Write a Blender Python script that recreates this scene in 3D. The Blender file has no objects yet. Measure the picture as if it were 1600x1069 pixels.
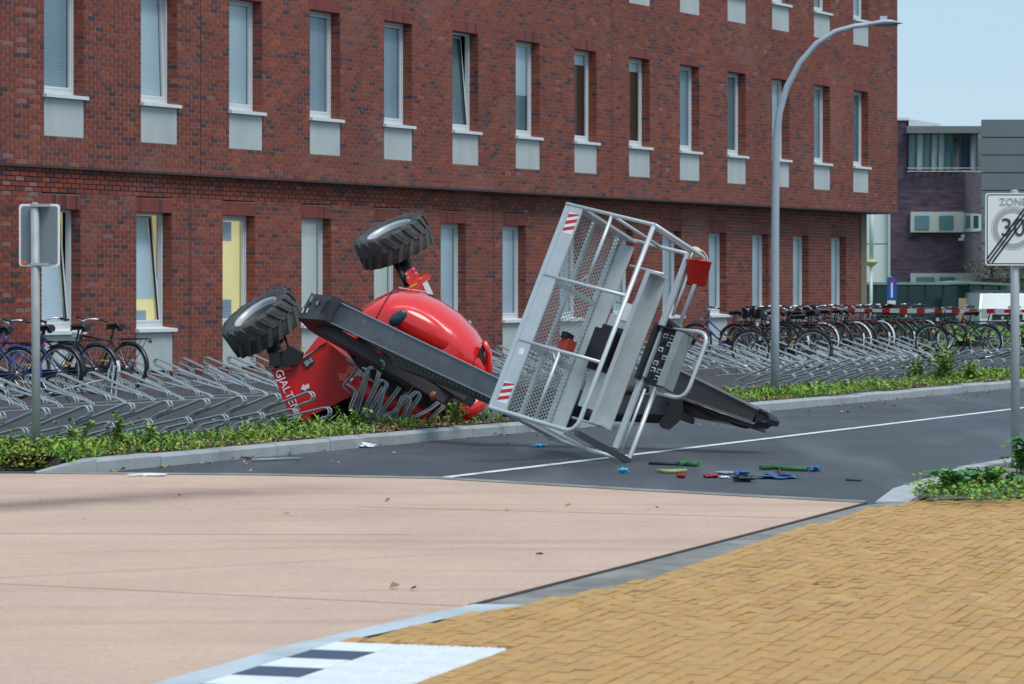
import bpy, math, random, bmesh
from mathutils import Vector, Matrix
R = math.radians
random.seed(7)
scene = bpy.context.scene
col = scene.collection

# ------------------------------------------------------------------ camera, sky, sun, exposure
FPX, HZ, CX, CAMH = 4850.0, 440.0, 800.0, 1.62      # calibrated on the 1600 px photograph
cam_d = bpy.data.cameras.new('camera'); cam = bpy.data.objects.new('camera', cam_d); col.objects.link(cam)
cam.location = (0, 0, CAMH); cam.rotation_euler = (R(90), 0, 0)
cam_d.sensor_width = 36; cam_d.lens = FPX * 36 / 1600
cam_d.shift_y = -(534.5 - HZ) / 1600
cam_d.clip_start = 0.5; cam_d.clip_end = 3000
cam_d.dof.use_dof = True; cam_d.dof.focus_distance = 31; cam_d.dof.aperture_fstop = 7.0
scene.camera = cam
SUN_EL, SUN_AZ = 60, 140          # azimuth clockwise from +Y: behind the camera, to the right
world = bpy.data.worlds.new('World'); scene.world = world; world.use_nodes = True
wn = world.node_tree; wn.nodes.clear()
wo = wn.nodes.new('ShaderNodeOutputWorld'); bg = wn.nodes.new('ShaderNodeBackground'); sk = wn.nodes.new('ShaderNodeTexSky')
sk.sky_type = 'NISHITA'; sk.sun_disc = False; sk.sun_elevation = R(SUN_EL); sk.sun_rotation = R(SUN_AZ)
sk.air_density = 1.0; sk.dust_density = 0.3; sk.ozone_density = 1.0; sk.altitude = 0
hs = wn.nodes.new('ShaderNodeMix'); hs.data_type = 'RGBA'; hs.inputs[0].default_value = 0.86      # even overcast veil over the clear sky
hs.inputs[7].default_value = (2.85, 4.0, 5.0, 1)
wn.links.new(sk.outputs[0], hs.inputs[6]); wn.links.new(hs.outputs[2], bg.inputs[0]); wn.links.new(bg.outputs[0], wo.inputs[0])
bg.inputs[1].default_value = 0.10
sun_d = bpy.data.lights.new('sun', 'SUN'); sun = bpy.data.objects.new('sun', sun_d); col.objects.link(sun)
sun_d.energy = 1.5; sun_d.angle = R(30); sun_d.color = (1.0, 0.985, 0.965)
az = R(SUN_AZ); el = R(SUN_EL)
sdir = Vector((math.sin(az) * math.cos(el), math.cos(az) * math.cos(el), math.sin(el)))
sun.rotation_euler = sdir.to_track_quat('Z', 'Y').to_euler(); sun.location = sdir * 60
vs = scene.view_settings
vs.view_transform = 'Standard'; vs.look = 'None'; vs.gamma = 1.0; vs.use_curve_mapping = False; vs.exposure = 0.72

# ------------------------------------------------------------------ pixel helpers
def W(px, py, Y): return Vector(((px - CX) / FPX * Y, Y, CAMH + (HZ - py) / FPX * Y))
def G(px, py, z=0.0):
    Y = (CAMH - z) * FPX / (py - HZ); return Vector(((px - CX) / FPX * Y, Y, z))
def PX(v): return (CX + FPX * v[0] / v[1], HZ + FPX * (CAMH - v[2]) / v[1])
ANG = math.atan(2540 / FPX); SA, CA = math.sin(ANG), math.cos(ANG)
T = Vector((SA, CA, 0)); N = Vector((CA, -SA, 0)); UP = Vector((0, 0, 1))
Y0 = 31.5 * FPX / 3271; FO = Vector((Y0 * 2540 / FPX - 31.5, Y0, 0)); S = 2.264 / CA
def F(t, d, z): return FO + T * t + N * d + UP * z
def t_at(px, d):
    q = (px - CX) / FPX; b = FO + N * d
    return (q * b.y - b.x) / (SA - q * CA)

# ------------------------------------------------------------------ materials
MATS = {}
def nd(nt, typ, **kw):
    n = nt.nodes.new(typ)
    for k, v in kw.items(): setattr(n, k, v)
    return n
def mat(name, c, rough=0.6, metal=0.0, var=0.12, scale=6.0, bump=0.0, bscale=60.0, attr=None, spec=0.5, coat=0.0, dirt=0.0, stretch=None):
    """principled + noise variation of colour, optional bump, optional colour attribute, dirt patches"""
    if name in MATS: return MATS[name]
    m = bpy.data.materials.new(name); m.use_nodes = True; nt = m.node_tree; b = nt.nodes['Principled BSDF']
    b.inputs['Roughness'].default_value = rough; b.inputs['Metallic'].default_value = metal
    b.inputs['Specular IOR Level'].default_value = spec; b.inputs['Coat Weight'].default_value = coat
    tc = nd(nt, 'ShaderNodeTexCoord'); vec = tc.outputs['Object']
    if stretch:
        mp = nd(nt, 'ShaderNodeMapping'); mp.inputs['Scale'].default_value = stretch; nt.links.new(vec, mp.inputs[0]); vec = mp.outputs[0]
    ns = nd(nt, 'ShaderNodeTexNoise'); ns.inputs['Scale'].default_value = scale; ns.inputs['Detail'].default_value = 6; ns.inputs['Roughness'].default_value = 0.6
    nt.links.new(vec, ns.inputs['Vector'])
    mr = nd(nt, 'ShaderNodeMapRange'); mr.inputs[1].default_value = 0.25; mr.inputs[2].default_value = 0.75
    mr.inputs[3].default_value = 1 - var; mr.inputs[4].default_value = 1 + var; nt.links.new(ns.outputs[0], mr.inputs[0])
    mx = nd(nt, 'ShaderNodeMix', data_type='RGBA', blend_type='MULTIPLY'); mx.inputs[0].default_value = 1
    if attr:
        at = nd(nt, 'ShaderNodeAttribute'); at.attribute_name = attr; nt.links.new(at.outputs['Color'], mx.inputs[6])
    else: mx.inputs[6].default_value = (*c, 1)
    nt.links.new(mr.outputs[0], mx.inputs[7]); out = mx.outputs[2]
    if dirt:
        n2 = nd(nt, 'ShaderNodeTexNoise'); n2.inputs['Scale'].default_value = scale * 0.35; n2.inputs['Detail'].default_value = 8
        nt.links.new(vec, n2.inputs['Vector'])
        m2 = nd(nt, 'ShaderNodeMapRange'); m2.inputs[1].default_value = 0.52; m2.inputs[2].default_value = 0.75; m2.inputs[3].default_value = 0; m2.inputs[4].default_value = dirt
        nt.links.new(n2.outputs[0], m2.inputs[0])
        x2 = nd(nt, 'ShaderNodeMix', data_type='RGBA'); x2.inputs[7].default_value = (0.09, 0.08, 0.07, 1)
        nt.links.new(m2.outputs[0], x2.inputs[0]); nt.links.new(out, x2.inputs[6]); out = x2.outputs[2]
    nt.links.new(out, b.inputs['Base Color'])
    if bump:
        n3 = nd(nt, 'ShaderNodeTexNoise'); n3.inputs['Scale'].default_value = bscale; n3.inputs['Detail'].default_value = 4
        nt.links.new(vec, n3.inputs['Vector'])
        bp = nd(nt, 'ShaderNodeBump'); bp.inputs['Strength'].default_value = bump; bp.inputs['Distance'].default_value = 0.02
        nt.links.new(n3.outputs[0], bp.inputs['Height']); nt.links.new(bp.outputs[0], b.inputs['Normal'])
    MATS[name] = m; return m
def emat(name, c, s):
    m = bpy.data.materials.new(name); m.use_nodes = True; b = m.node_tree.nodes['Principled BSDF']
    b.inputs['Base Color'].default_value = (*c, 1); b.inputs['Emission Color'].default_value = (*c, 1); b.inputs['Emission Strength'].default_value = s
    MATS[name] = m; return m
def glass(name, tint, refl=0.25, rough=0.05):
    m = bpy.data.materials.new(name); m.use_nodes = True; nt = m.node_tree; nt.nodes.clear()
    o = nd(nt, 'ShaderNodeOutputMaterial'); t = nd(nt, 'ShaderNodeBsdfTransparent'); g = nd(nt, 'ShaderNodeBsdfGlossy'); x = nd(nt, 'ShaderNodeMixShader')
    t.inputs[0].default_value = (*tint, 1); g.inputs['Roughness'].default_value = rough; g.inputs[0].default_value = (0.9, 0.95, 1, 1)
    lw = nd(nt, 'ShaderNodeLayerWeight'); lw.inputs[0].default_value = refl
    nt.links.new(lw.outputs['Fresnel'], x.inputs[0]); nt.links.new(t.outputs[0], x.inputs[1]); nt.links.new(g.outputs[0], x.inputs[2]); nt.links.new(x.outputs[0], o.inputs[0])
    MATS[name] = m; return m

# ------------------------------------------------------------------ mesh builder
class MB:
    def __init__(s): s.v = []; s.f = []; s.m = []; s.sm = []; s.c = []
    def face(s, idx, m=0, smooth=False, c=None): s.f.append(idx); s.m.append(m); s.sm.append(smooth); s.c.append(c or (1, 1, 1))
    def add(s, vs): i = len(s.v); s.v.extend([tuple(p) for p in vs]); return i
    def poly(s, pts, m=0, c=None): i = s.add(pts); s.face(list(range(i, i + len(pts))), m, False, c)
    def prism(s, pts, e, m=0, c=None):
        """polygon pts extruded by vector e"""
        n = len(pts); i = s.add(pts); s.add([Vector(p) + e for p in pts])
        nrm = Vector((0, 0, 0))
        for k in range(n): nrm += Vector(pts[k]).cross(Vector(pts[(k + 1) % n]))
        fl = nrm.dot(e) > 0
        a = list(range(i, i + n)); b = list(range(i + n, i + 2 * n))
        s.face(a[::-1] if fl else a, m, False, c); s.face(b if fl else b[::-1], m, False, c)
        for k in range(n):
            q = [a[k], a[(k + 1) % n], b[(k + 1) % n], b[k]]
            s.face(q if fl else q[::-1], m, False, c)
    def box(s, o, ex, ey, ez, m=0, c=None):
        """o corner, three edge vectors"""
        o = Vector(o); ex = Vector(ex); ey = Vector(ey); ez = Vector(ez)
        s.prism([o, o + ex, o + ex + ey, o + ey], ez, m, c)
    def cbox(s, c0, sx, sy, sz, m=0, c=None):
        s.box((c0[0] - sx / 2, c0[1] - sy / 2, c0[2] - sz / 2), (sx, 0, 0), (0, sy, 0), (0, 0, sz), m, c)
    def beam(s, p, q, w, h, up=UP, m=0, c=None):
        p = Vector(p); q = Vector(q); d = (q - p).normalized(); x = d.cross(Vector(up)).normalized(); y = x.cross(d)
        s.prism([p - x * w / 2 - y * h / 2, p + x * w / 2 - y * h / 2, p + x * w / 2 + y * h / 2, p - x * w / 2 + y * h / 2], q - p, m, c)
    def tube(s, pts, r, n=8, m=0, closed=False, caps=True, c=None):
        pts = [Vector(p) for p in pts]; L = len(pts); rs = r if isinstance(r, (list, tuple)) else [r] * L
        ref = None; rings = []
        for k in range(L):
            if closed: d = pts[(k + 1) % L] - pts[k - 1]
            else: d = pts[min(k + 1, L - 1)] - pts[max(k - 1, 0)]
            d.normalize()
            if ref is None: ref = d.orthogonal().normalized()
            ref = (ref - d * ref.dot(d))
            if ref.length < 1e-5: ref = d.orthogonal()
            ref.normalize(); b = d.cross(ref)
            rings.append(s.add([pts[k] + (ref * math.cos(a) + b * math.sin(a)) * rs[k] for a in [2 * math.pi * j / n for j in range(n)]]))
        for k in range(L if closed else L - 1):
            A = rings[k]; B = rings[(k + 1) % L]
            for j in range(n): s.face([A + j, A + (j + 1) % n, B + (j + 1) % n, B + j], m, True, c)
        if caps and not closed:
            s.face([rings[0] + j for j in range(n)][::-1], m, False, c); s.face([rings[-1] + j for j in range(n)], m, False, c)
    def lathe(s, prof, o, ax, n=24, m=0, a0=0, closed=False, c=None):
        """prof: list of (radius, height along ax)"""
        o = Vector(o); ax = Vector(ax).normalized(); x = ax.orthogonal().normalized(); y = ax.cross(x); rings = []
        for r, h in prof: rings.append(s.add([o + ax * h + (x * math.cos(2 * math.pi * j / n + a0) + y * math.sin(2 * math.pi * j / n + a0)) * max(r, 1e-4) for j in range(n)]))
        K = len(prof)
        for k in range(K if closed else K - 1):
            A = rings[k]; B = rings[(k + 1) % K]
            for j in range(n): s.face([A + j, A + (j + 1) % n, B + (j + 1) % n, B + j], m, True, c)
    def grid(s, rows, m=0, smooth=True, c=None):
        nc = len(rows[0]); i = s.add([p for r in rows for p in r])
        for a in range(len(rows) - 1):
            for b in range(nc - 1): s.face([i + a * nc + b, i + a * nc + b + 1, i + (a + 1) * nc + b + 1, i + (a + 1) * nc + b], m, smooth, c)
    def mesh(s, name, mats, origin=None, colattr=False):
        me = bpy.data.meshes.new(name)
        v = s.v if origin is None else [(p[0] - origin[0], p[1] - origin[1], p[2] - origin[2]) for p in s.v]
        me.from_pydata(v, [], s.f)
        for m in (mats if isinstance(mats, (list, tuple)) else [mats]): me.materials.append(m)
        if any(s.m): me.polygons.foreach_set('material_index', s.m)
        if any(s.sm): me.polygons.foreach_set('use_smooth', s.sm)
        if colattr:
            at = me.attributes.new('col', 'FLOAT_COLOR', 'FACE'); fl = []
            for c in s.c: fl.extend((c[0], c[1], c[2], 1.0))
            at.data.foreach_set('color', fl)
        me.validate(); me.update(); return me
    def build(s, name, mats, parent=None, colattr=False, origin=None):
        if parent is not None and origin is None: origin = world_loc(parent)
        me = s.mesh(name, mats, origin, colattr); o = bpy.data.objects.new(name, me); col.objects.link(o)
        if parent is not None: o.parent = parent
        elif origin is not None: o.location = origin
        return o
def world_loc(o):
    p = Vector(o.location)
    while o.parent: o = o.parent; p += Vector(o.location)
    return p
def tag(o, label=None, cat=None, group=None, kind=None):
    if label: o['label'] = label
    if cat: o['category'] = cat
    if group: o['group'] = group
    if kind: o['kind'] = kind
    return o
def thing(name, label, cat, loc=(0, 0, 0), rz=0, group=None):
    o = bpy.data.objects.new(name, None); col.objects.link(o); o.location = loc; o.rotation_euler = (0, 0, rz); o.empty_display_size = 0.2
    return tag(o, label, cat, group)
def child(name, me, parent, mats=None):
    o = bpy.data.objects.new(name, me); col.objects.link(o); o.parent = parent
    if mats:
        for k, m in enumerate(mats): o.material_slots[k].link = 'OBJECT'; o.material_slots[k].material = m
    return o
def copy_tree(o, parent=None):
    c = o.copy(); col.objects.link(c); c.parent = parent
    for ch in list(o.children): copy_tree(ch, c)
    return c
def struct(o): o['kind'] = 'structure'; return o
def arc(c, r, a0, a1, n, ex, ez):
    return [Vector(c) + ex * (r * math.cos(R(a0 + (a1 - a0) * k / n))) + ez * (r * math.sin(R(a0 + (a1 - a0) * k / n))) for k in range(n + 1)]
def rounded(pts, r, n=4):
    """polyline with rounded corners"""
    pts = [Vector(p) for p in pts]; out = [pts[0]]
    for k in range(1, len(pts) - 1):
        a = (pts[k - 1] - pts[k]); b = (pts[k + 1] - pts[k]); ra = min(r, a.length * .45, b.length * .45)
        p = pts[k] + a.normalized() * ra; q = pts[k] + b.normalized() * ra
        for j in range(n + 1):
            u = j / n; out.append(p * (1 - u) ** 2 + pts[k] * 2 * u * (1 - u) + q * u ** 2)
    out.append(pts[-1]); return out
def text_mesh(txt, size, name, m):
    cu = bpy.data.curves.new(name, 'FONT'); cu.body = txt; cu.size = size; cu.extrude = 0.002; cu.align_x = 'CENTER'; cu.align_y = 'CENTER'
    o = bpy.data.objects.new(name, cu); col.objects.link(o); bpy.context.view_layer.update()
    me = bpy.data.meshes.new_from_object(o.evaluated_get(bpy.context.evaluated_depsgraph_get())); bpy.data.objects.remove(o); bpy.data.curves.remove(cu)
    me.materials.clear(); me.materials.append(m); return me
def put(o, p, x, y):
    """orient object o: local X along x, local Y along y, at p (world; parent must be unrotated)"""
    x = Vector(x).normalized(); z = x.cross(Vector(y)).normalized(); y = z.cross(x)
    M = Matrix((x, y, z)).transposed().to_4x4(); M.translation = Vector(p) - (world_loc(o.parent) if o.parent else Vector())
    o.matrix_local = M
# ------------------------------------------------------------------ materials in use
M_asph = mat('asphalt', (0.060, 0.065, 0.076), 0.6, var=0.32, scale=0.55, bump=0.5, bscale=220)
def worn(m):
    nt = m.node_tree; b = nt.nodes['Principled BSDF']; src = b.inputs['Base Color'].links[0].from_socket; tc = nd(nt, 'ShaderNodeTexCoord')
    mp = nd(nt, 'ShaderNodeMapping'); mp.inputs['Rotation'].default_value = (0, 0, ANG); mp.inputs['Scale'].default_value = (1.1, .16, 1); nt.links.new(tc.outputs['Object'], mp.inputs[0])
    n = nd(nt, 'ShaderNodeTexNoise'); n.inputs['Scale'].default_value = 1.0; n.inputs['Detail'].default_value = 5; nt.links.new(mp.outputs[0], n.inputs[0])
    r = nd(nt, 'ShaderNodeMapRange'); r.inputs[1].default_value = .48; r.inputs[2].default_value = .68; r.inputs[4].default_value = .75; nt.links.new(n.outputs[0], r.inputs[0])
    x = nd(nt, 'ShaderNodeMix', data_type='RGBA'); x.inputs[7].default_value = (.125, .132, .145, 1); nt.links.new(r.outputs[0], x.inputs[0]); nt.links.new(src, x.inputs[6])
    g = nd(nt, 'ShaderNodeTexNoise'); g.inputs['Scale'].default_value = 60; g.inputs['Detail'].default_value = 2; nt.links.new(tc.outputs['Object'], g.inputs[0])
    rg = nd(nt, 'ShaderNodeMapRange'); rg.inputs[1].default_value = .3; rg.inputs[2].default_value = .7; rg.inputs[3].default_value = .7; rg.inputs[4].default_value = 1.35; nt.links.new(g.outputs[0], rg.inputs[0])
    y = nd(nt, 'ShaderNodeMix', data_type='RGBA', blend_type='MULTIPLY'); y.inputs[0].default_value = 1; nt.links.new(x.outputs[2], y.inputs[6]); nt.links.new(rg.outputs[0], y.inputs[7]); nt.links.new(y.outputs[2], b.inputs['Base Color'])
worn(M_asph)
def pinkmat():
    m = mat('pink_concrete', (0.575, 0.39, 0.29), 0.8, var=0.10, scale=0.9, bump=0.25, bscale=180, dirt=0.18)
    nt = m.node_tree; b = nt.nodes['Principled BSDF']; src = b.inputs['Base Color'].links[0].from_socket
    tc = nd(nt, 'ShaderNodeTexCoord')
    # tyre marks and long dark and pale streaks across the plateau
    for (rot, sc, dist, lo, hi, amt, colr) in ((72, (0.10, 1.6, 1), 3.0, 0.53, 0.72, 0.38, (0.25, 0.17, 0.15)), (80, (0.25, 5.0, 1), 2.0, 0.55, 0.72, 0.35, (0.62, 0.47, 0.40))):
        mp = nd(nt, 'ShaderNodeMapping'); mp.inputs['Rotation'].default_value = (0, 0, R(rot - 90)); mp.inputs['Scale'].default_value = sc
        nt.links.new(tc.outputs['Object'], mp.inputs[0])
        n = nd(nt, 'ShaderNodeTexNoise'); n.inputs['Scale'].default_value = 1.0; n.inputs['Detail'].default_value = 5; n.inputs['Distortion'].default_value = 0.4
        nt.links.new(mp.outputs[0], n.inputs[0])
        r = nd(nt, 'ShaderNodeMapRange'); r.inputs[1].default_value = lo; r.inputs[2].default_value = hi; r.inputs[4].default_value = amt
        nt.links.new(n.outputs[0], r.inputs[0])
        x = nd(nt, 'ShaderNodeMix', data_type='RGBA'); x.inputs[7].default_value = (*colr, 1)
        nt.links.new(r.outputs[0], x.inputs[0]); nt.links.new(src, x.inputs[6]); src = x.outputs[2]
    # broad dark band at far left of the plateau, then two narrow tyre tracks
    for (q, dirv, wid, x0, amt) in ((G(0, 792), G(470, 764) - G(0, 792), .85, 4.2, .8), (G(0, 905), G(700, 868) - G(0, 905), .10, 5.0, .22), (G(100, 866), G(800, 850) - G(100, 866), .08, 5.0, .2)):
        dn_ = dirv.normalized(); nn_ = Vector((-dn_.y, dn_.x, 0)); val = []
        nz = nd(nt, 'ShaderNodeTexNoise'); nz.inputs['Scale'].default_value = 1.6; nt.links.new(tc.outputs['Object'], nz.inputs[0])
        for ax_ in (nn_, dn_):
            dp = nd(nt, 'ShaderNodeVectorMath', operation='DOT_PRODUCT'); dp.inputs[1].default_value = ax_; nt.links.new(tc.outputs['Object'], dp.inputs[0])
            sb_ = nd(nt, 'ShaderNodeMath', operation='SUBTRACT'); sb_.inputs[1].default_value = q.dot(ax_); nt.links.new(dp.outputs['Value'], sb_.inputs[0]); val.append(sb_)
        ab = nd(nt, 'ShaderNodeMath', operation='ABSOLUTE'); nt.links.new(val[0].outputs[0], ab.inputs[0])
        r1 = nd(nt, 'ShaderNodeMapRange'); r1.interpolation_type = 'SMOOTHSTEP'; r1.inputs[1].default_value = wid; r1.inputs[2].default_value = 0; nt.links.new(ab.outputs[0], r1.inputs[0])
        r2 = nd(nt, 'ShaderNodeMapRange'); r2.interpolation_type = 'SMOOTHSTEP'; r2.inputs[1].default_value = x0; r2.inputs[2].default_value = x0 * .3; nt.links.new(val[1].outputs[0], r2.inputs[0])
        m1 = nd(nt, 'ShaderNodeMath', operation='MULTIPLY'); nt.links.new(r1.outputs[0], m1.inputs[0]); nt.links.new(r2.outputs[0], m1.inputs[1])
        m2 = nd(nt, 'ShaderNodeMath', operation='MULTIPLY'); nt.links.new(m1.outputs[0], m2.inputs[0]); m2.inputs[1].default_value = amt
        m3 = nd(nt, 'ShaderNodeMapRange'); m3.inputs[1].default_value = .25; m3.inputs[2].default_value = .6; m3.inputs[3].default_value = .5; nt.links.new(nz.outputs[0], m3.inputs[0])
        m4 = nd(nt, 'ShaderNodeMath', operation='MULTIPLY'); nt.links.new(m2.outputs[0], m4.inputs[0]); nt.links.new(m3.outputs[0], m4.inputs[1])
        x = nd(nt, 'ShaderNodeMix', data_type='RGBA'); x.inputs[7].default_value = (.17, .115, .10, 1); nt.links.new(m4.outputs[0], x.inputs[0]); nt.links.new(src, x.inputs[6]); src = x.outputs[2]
    # fine aggregate grain
    ng_ = nd(nt, 'ShaderNodeTexNoise'); ng_.inputs['Scale'].default_value = 45; ng_.inputs['Detail'].default_value = 2; nt.links.new(tc.outputs['Object'], ng_.inputs[0])
    rg = nd(nt, 'ShaderNodeMapRange'); rg.inputs[1].default_value = .3; rg.inputs[2].default_value = .7; rg.inputs[3].default_value = .88; rg.inputs[4].default_value = 1.1; nt.links.new(ng_.outputs[0], rg.inputs[0])
    x = nd(nt, 'ShaderNodeMix', data_type='RGBA', blend_type='MULTIPLY'); x.inputs[0].default_value = 1; nt.links.new(src, x.inputs[6]); nt.links.new(rg.outputs[0], x.inputs[7]); src = x.outputs[2]
    # small black specks
    v = nd(nt, 'ShaderNodeTexNoise'); v.inputs['Scale'].default_value = 14; v.inputs['Detail'].default_value = 3; nt.links.new(tc.outputs['Object'], v.inputs[0])
    r = nd(nt, 'ShaderNodeMapRange'); r.inputs[1].default_value = 0.70; r.inputs[2].default_value = 0.76; r.inputs[4].default_value = 0.6; nt.links.new(v.outputs[0], r.inputs[0])
    x = nd(nt, 'ShaderNodeMix', data_type='RGBA'); x.inputs[7].default_value = (0.16, 0.11, 0.10, 1)
    nt.links.new(r.outputs[0], x.inputs[0]); nt.links.new(src, x.inputs[6]); nt.links.new(x.outputs[2], b.inputs['Base Color'])
    return m
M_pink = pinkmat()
M_kerb = mat('kerb_concrete', (0.34, 0.36, 0.37), 0.85, var=0.15, scale=5, bump=0.3, bscale=90, dirt=0.35)
M_kerbw = mat('kerb_light', (0.48, 0.53, 0.57), 0.8, var=0.14, scale=4, dirt=0.3)
M_white = mat('road_paint', (0.70, 0.72, 0.73), 0.7, var=0.15, scale=14, dirt=0.65)
M_soil = mat('soil', (0.06, 0.045, 0.032), 0.95, var=0.4, scale=7, bump=1.0, bscale=30)
M_sand = mat('joint_sand', (0.31, 0.185, 0.075), 0.95, var=0.3, scale=5)
M_pav = mat('yellow_paver', (1, 1, 1), 0.8, var=0.14, scale=9, attr='col', bump=0.3, bscale=120)
M_park = mat('parking_asphalt', (0.055, 0.054, 0.056), 0.85, var=0.25, scale=0.8, bump=0.4, bscale=150, dirt=0.3)
M_gut = mat('gutter', (0.24, 0.23, 0.205), 0.8, var=0.5, scale=2.2, bump=0.4, bscale=60, dirt=0.55)
M_grass = mat('grass_far', (0.09, 0.17, 0.03), 0.9, var=0.3, scale=2)
M_brick = mat('brick', (1, 1, 1), 0.75, var=0.16, scale=18, attr='col', bump=0.3, bscale=140)
M_mort = mat('mortar', (0.28, 0.205, 0.175), 0.9, var=0.15, scale=4)
M_conc = mat('concrete_panel', (0.45, 0.49, 0.48), 0.8, var=0.10, scale=3, bump=0.1, dirt=0.12, stretch=(1, 1, 0.4))
M_sill = mat('sill_white', (0.66, 0.70, 0.71), 0.5, var=0.08, scale=4, dirt=0.10)
M_frame = mat('window_frame', (0.58, 0.61, 0.62), 0.4, var=0.04, scale=3)
M_dark = mat('dark_room', (0.03, 0.033, 0.035), 0.9)
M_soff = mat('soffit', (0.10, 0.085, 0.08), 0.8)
M_lip = mat('steel_lip_shade', (0.045, 0.04, 0.04), 0.7)  # lip coloured nearly black: the overhang's shadow line is put into its colour
M_rub = mat('rubber_seal', (0.015, 0.015, 0.016), 0.7)
M_glass = glass('window_glass', (0.93, 0.97, 0.98), 0.16)
def blind(name, c, amt=0.35, emit=0.0):
    m = mat(name, c, 0.6, var=0.05, scale=2); nt = m.node_tree; b = nt.nodes['Principled BSDF']; src = b.inputs['Base Color'].links[0].from_socket
    tc = nd(nt, 'ShaderNodeTexCoord'); wv = nd(nt, 'ShaderNodeTexWave'); wv.bands_direction = 'Z'; wv.inputs['Scale'].default_value = 9.0
    nt.links.new(tc.outputs['Object'], wv.inputs[0])
    r = nd(nt, 'ShaderNodeMapRange'); r.inputs[3].default_value = 1 - amt; r.inputs[4].default_value = 1.0; nt.links.new(wv.outputs['Fac'], r.inputs[0])
    x = nd(nt, 'ShaderNodeMix', data_type='RGBA', blend_type='MULTIPLY'); x.inputs[0].default_value = 1
    nt.links.new(src, x.inputs[6]); nt.links.new(r.outputs[0], x.inputs[7]); nt.links.new(x.outputs[2], b.inputs['Base Color'])
    if emit: nt.links.new(x.outputs[2], b.inputs['Emission Color']); b.inputs['Emission Strength'].default_value = emit
    return m
B_pale = blind('blind_pale', (0.74, 0.82, 0.85), 0.16); B_grey = blind('blind_grey', (0.52, 0.62, 0.68), 0.4); B_dark = blind('blind_dark', (0.26, 0.35, 0.38), 0.4)
B_yel = blind('blind_lit', (0.82, 0.70, 0.34), 0.15, 0.26); B_cream = blind('blind_cream', (0.78, 0.79, 0.70), 0.12, 0.06); B_brown = blind('curtain_brown', (0.13, 0.055, 0.025), 0.2)

# ------------------------------------------------------------------ ground sheets
m = MB(); m.poly([(-900, -100, -0.16), (900, -100, -0.16), (900, 2500, -0.16), (-900, 2500, -0.16)]); struct(m.build('ground', mat('far_ground', (0.07, 0.08, 0.05), 0.9, var=0.3, scale=0.3)))
KL = [Vector(p) for p in ((-3.52, 26.3, 0), (-0.40, 32.3, 0), (3.27, 38.9, 0), (7.5, 46.9, 0), (18, 66.6, 0), (45, 117, 0))]
NL = [Vector(p) for p in ((2.75, 22.75, 0), (3.2, 24.0, 0), (3.62, 25.4, 0), (5.0, 28.2, 0), (15, 47.3, 0), (55, 123, 0))]      # near kerb line
m = MB(); m.poly([(-14, 31, 0), (-4.4, 27.6, 0)] + KL + NL[::-1] + [(2.75, 21.5, 0), (-14, 21.5, 0)])
road = struct(m.build('road', M_asph))
# wet and worn patches beside the platform are thin sheets of stained asphalt
far_edge = [G(-900, 738), G(60, 742), G(400, 744.5), G(680, 750), G(1000, 769), G(1350, 788)]
near_edge = [G(1350, 792), G(1180, 837), G(1000, 884), G(740, 950), G(560, 990), G(430, 1020), G(330, 1050), G(260, 1069), G(60, 1140), G(-400, 1330)]
lift = lambda ps, z: [Vector((p[0], p[1], z)) for p in ps]
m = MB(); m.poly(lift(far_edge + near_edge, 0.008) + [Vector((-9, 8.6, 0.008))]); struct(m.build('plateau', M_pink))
m = MB()      # expansion joints of the plateau
for a, b in (((-200, 905), (760, 952)), ((0, 836), (640, 838)), ((560, 794), (1250, 812))):
    p, q = G(*a), G(*b); m.beam(p + UP * .0085, q + UP * .0085, 0.007, 0.004)
struct(m.build('plateau_joint', mat('joint_line', (0.40, 0.27, 0.21), 0.9)))
m = MB()      # grey border strip between plateau and asphalt
for k in range(1, len(far_edge) - 1):
    a, b = far_edge[k], far_edge[k + 1]; o = Vector((0.05, 0.22, 0)) if k >= 1 else Vector((0, .1, 0))
    m.poly(lift([a, b, b + o, a + o], 0.012))
struct(m.build('border_strip', M_gut))
gut_in = [G(1440, 785), G(1350, 801), G(1180, 852), G(1000, 914), G(820, 952)]
m = MB(); m.poly(lift([G(740, 950), G(1000, 884), G(1180, 837), G(1350, 792)] + gut_in, 0.012)); struct(m.build('gutter', M_gut))
m = MB()      # dark rim where plateau ends at the gutter
for a, b in (((1352, 790), (1180, 836)), ((1180, 836), (1000, 883)), ((1000, 883), (735, 951))):
    m.beam(G(*a) + UP * .008, G(*b) + UP * .008, 0.03, 0.024)
struct(m.build('gutter_rim', mat('rim_dirt', (0.05, 0.04, 0.035), 0.95)))
band_in = [G(820, 952), G(700, 973), G(600, 996), G(525, 1012), G(420, 1045), G(340, 1069), G(150, 1140), G(-250, 1330)]
m = MB()
bo = near_edge[3:]
rows = []
for k in range(len(bo) - 0): rows.append([Vector((bo[k].x, bo[k].y, 0.02)), Vector((band_in[min(k + 0, len(band_in) - 1)].x, band_in[min(k, len(band_in) - 1)].y, 0.022))])
m.grid(rows, smooth=False); struct(m.build('kerb_band', M_kerbw))
# white centre line
m = MB(); p, q = G(680, 748.5), G(1600, 637.5); d = (q - p).normalized(); x = d.cross(UP) * 0.055
m.poly(lift([p - x, p + x, q + d * 60 + x, q + d * 60 - x], 0.005)); struct(m.build('road_line', M_white))

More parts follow.
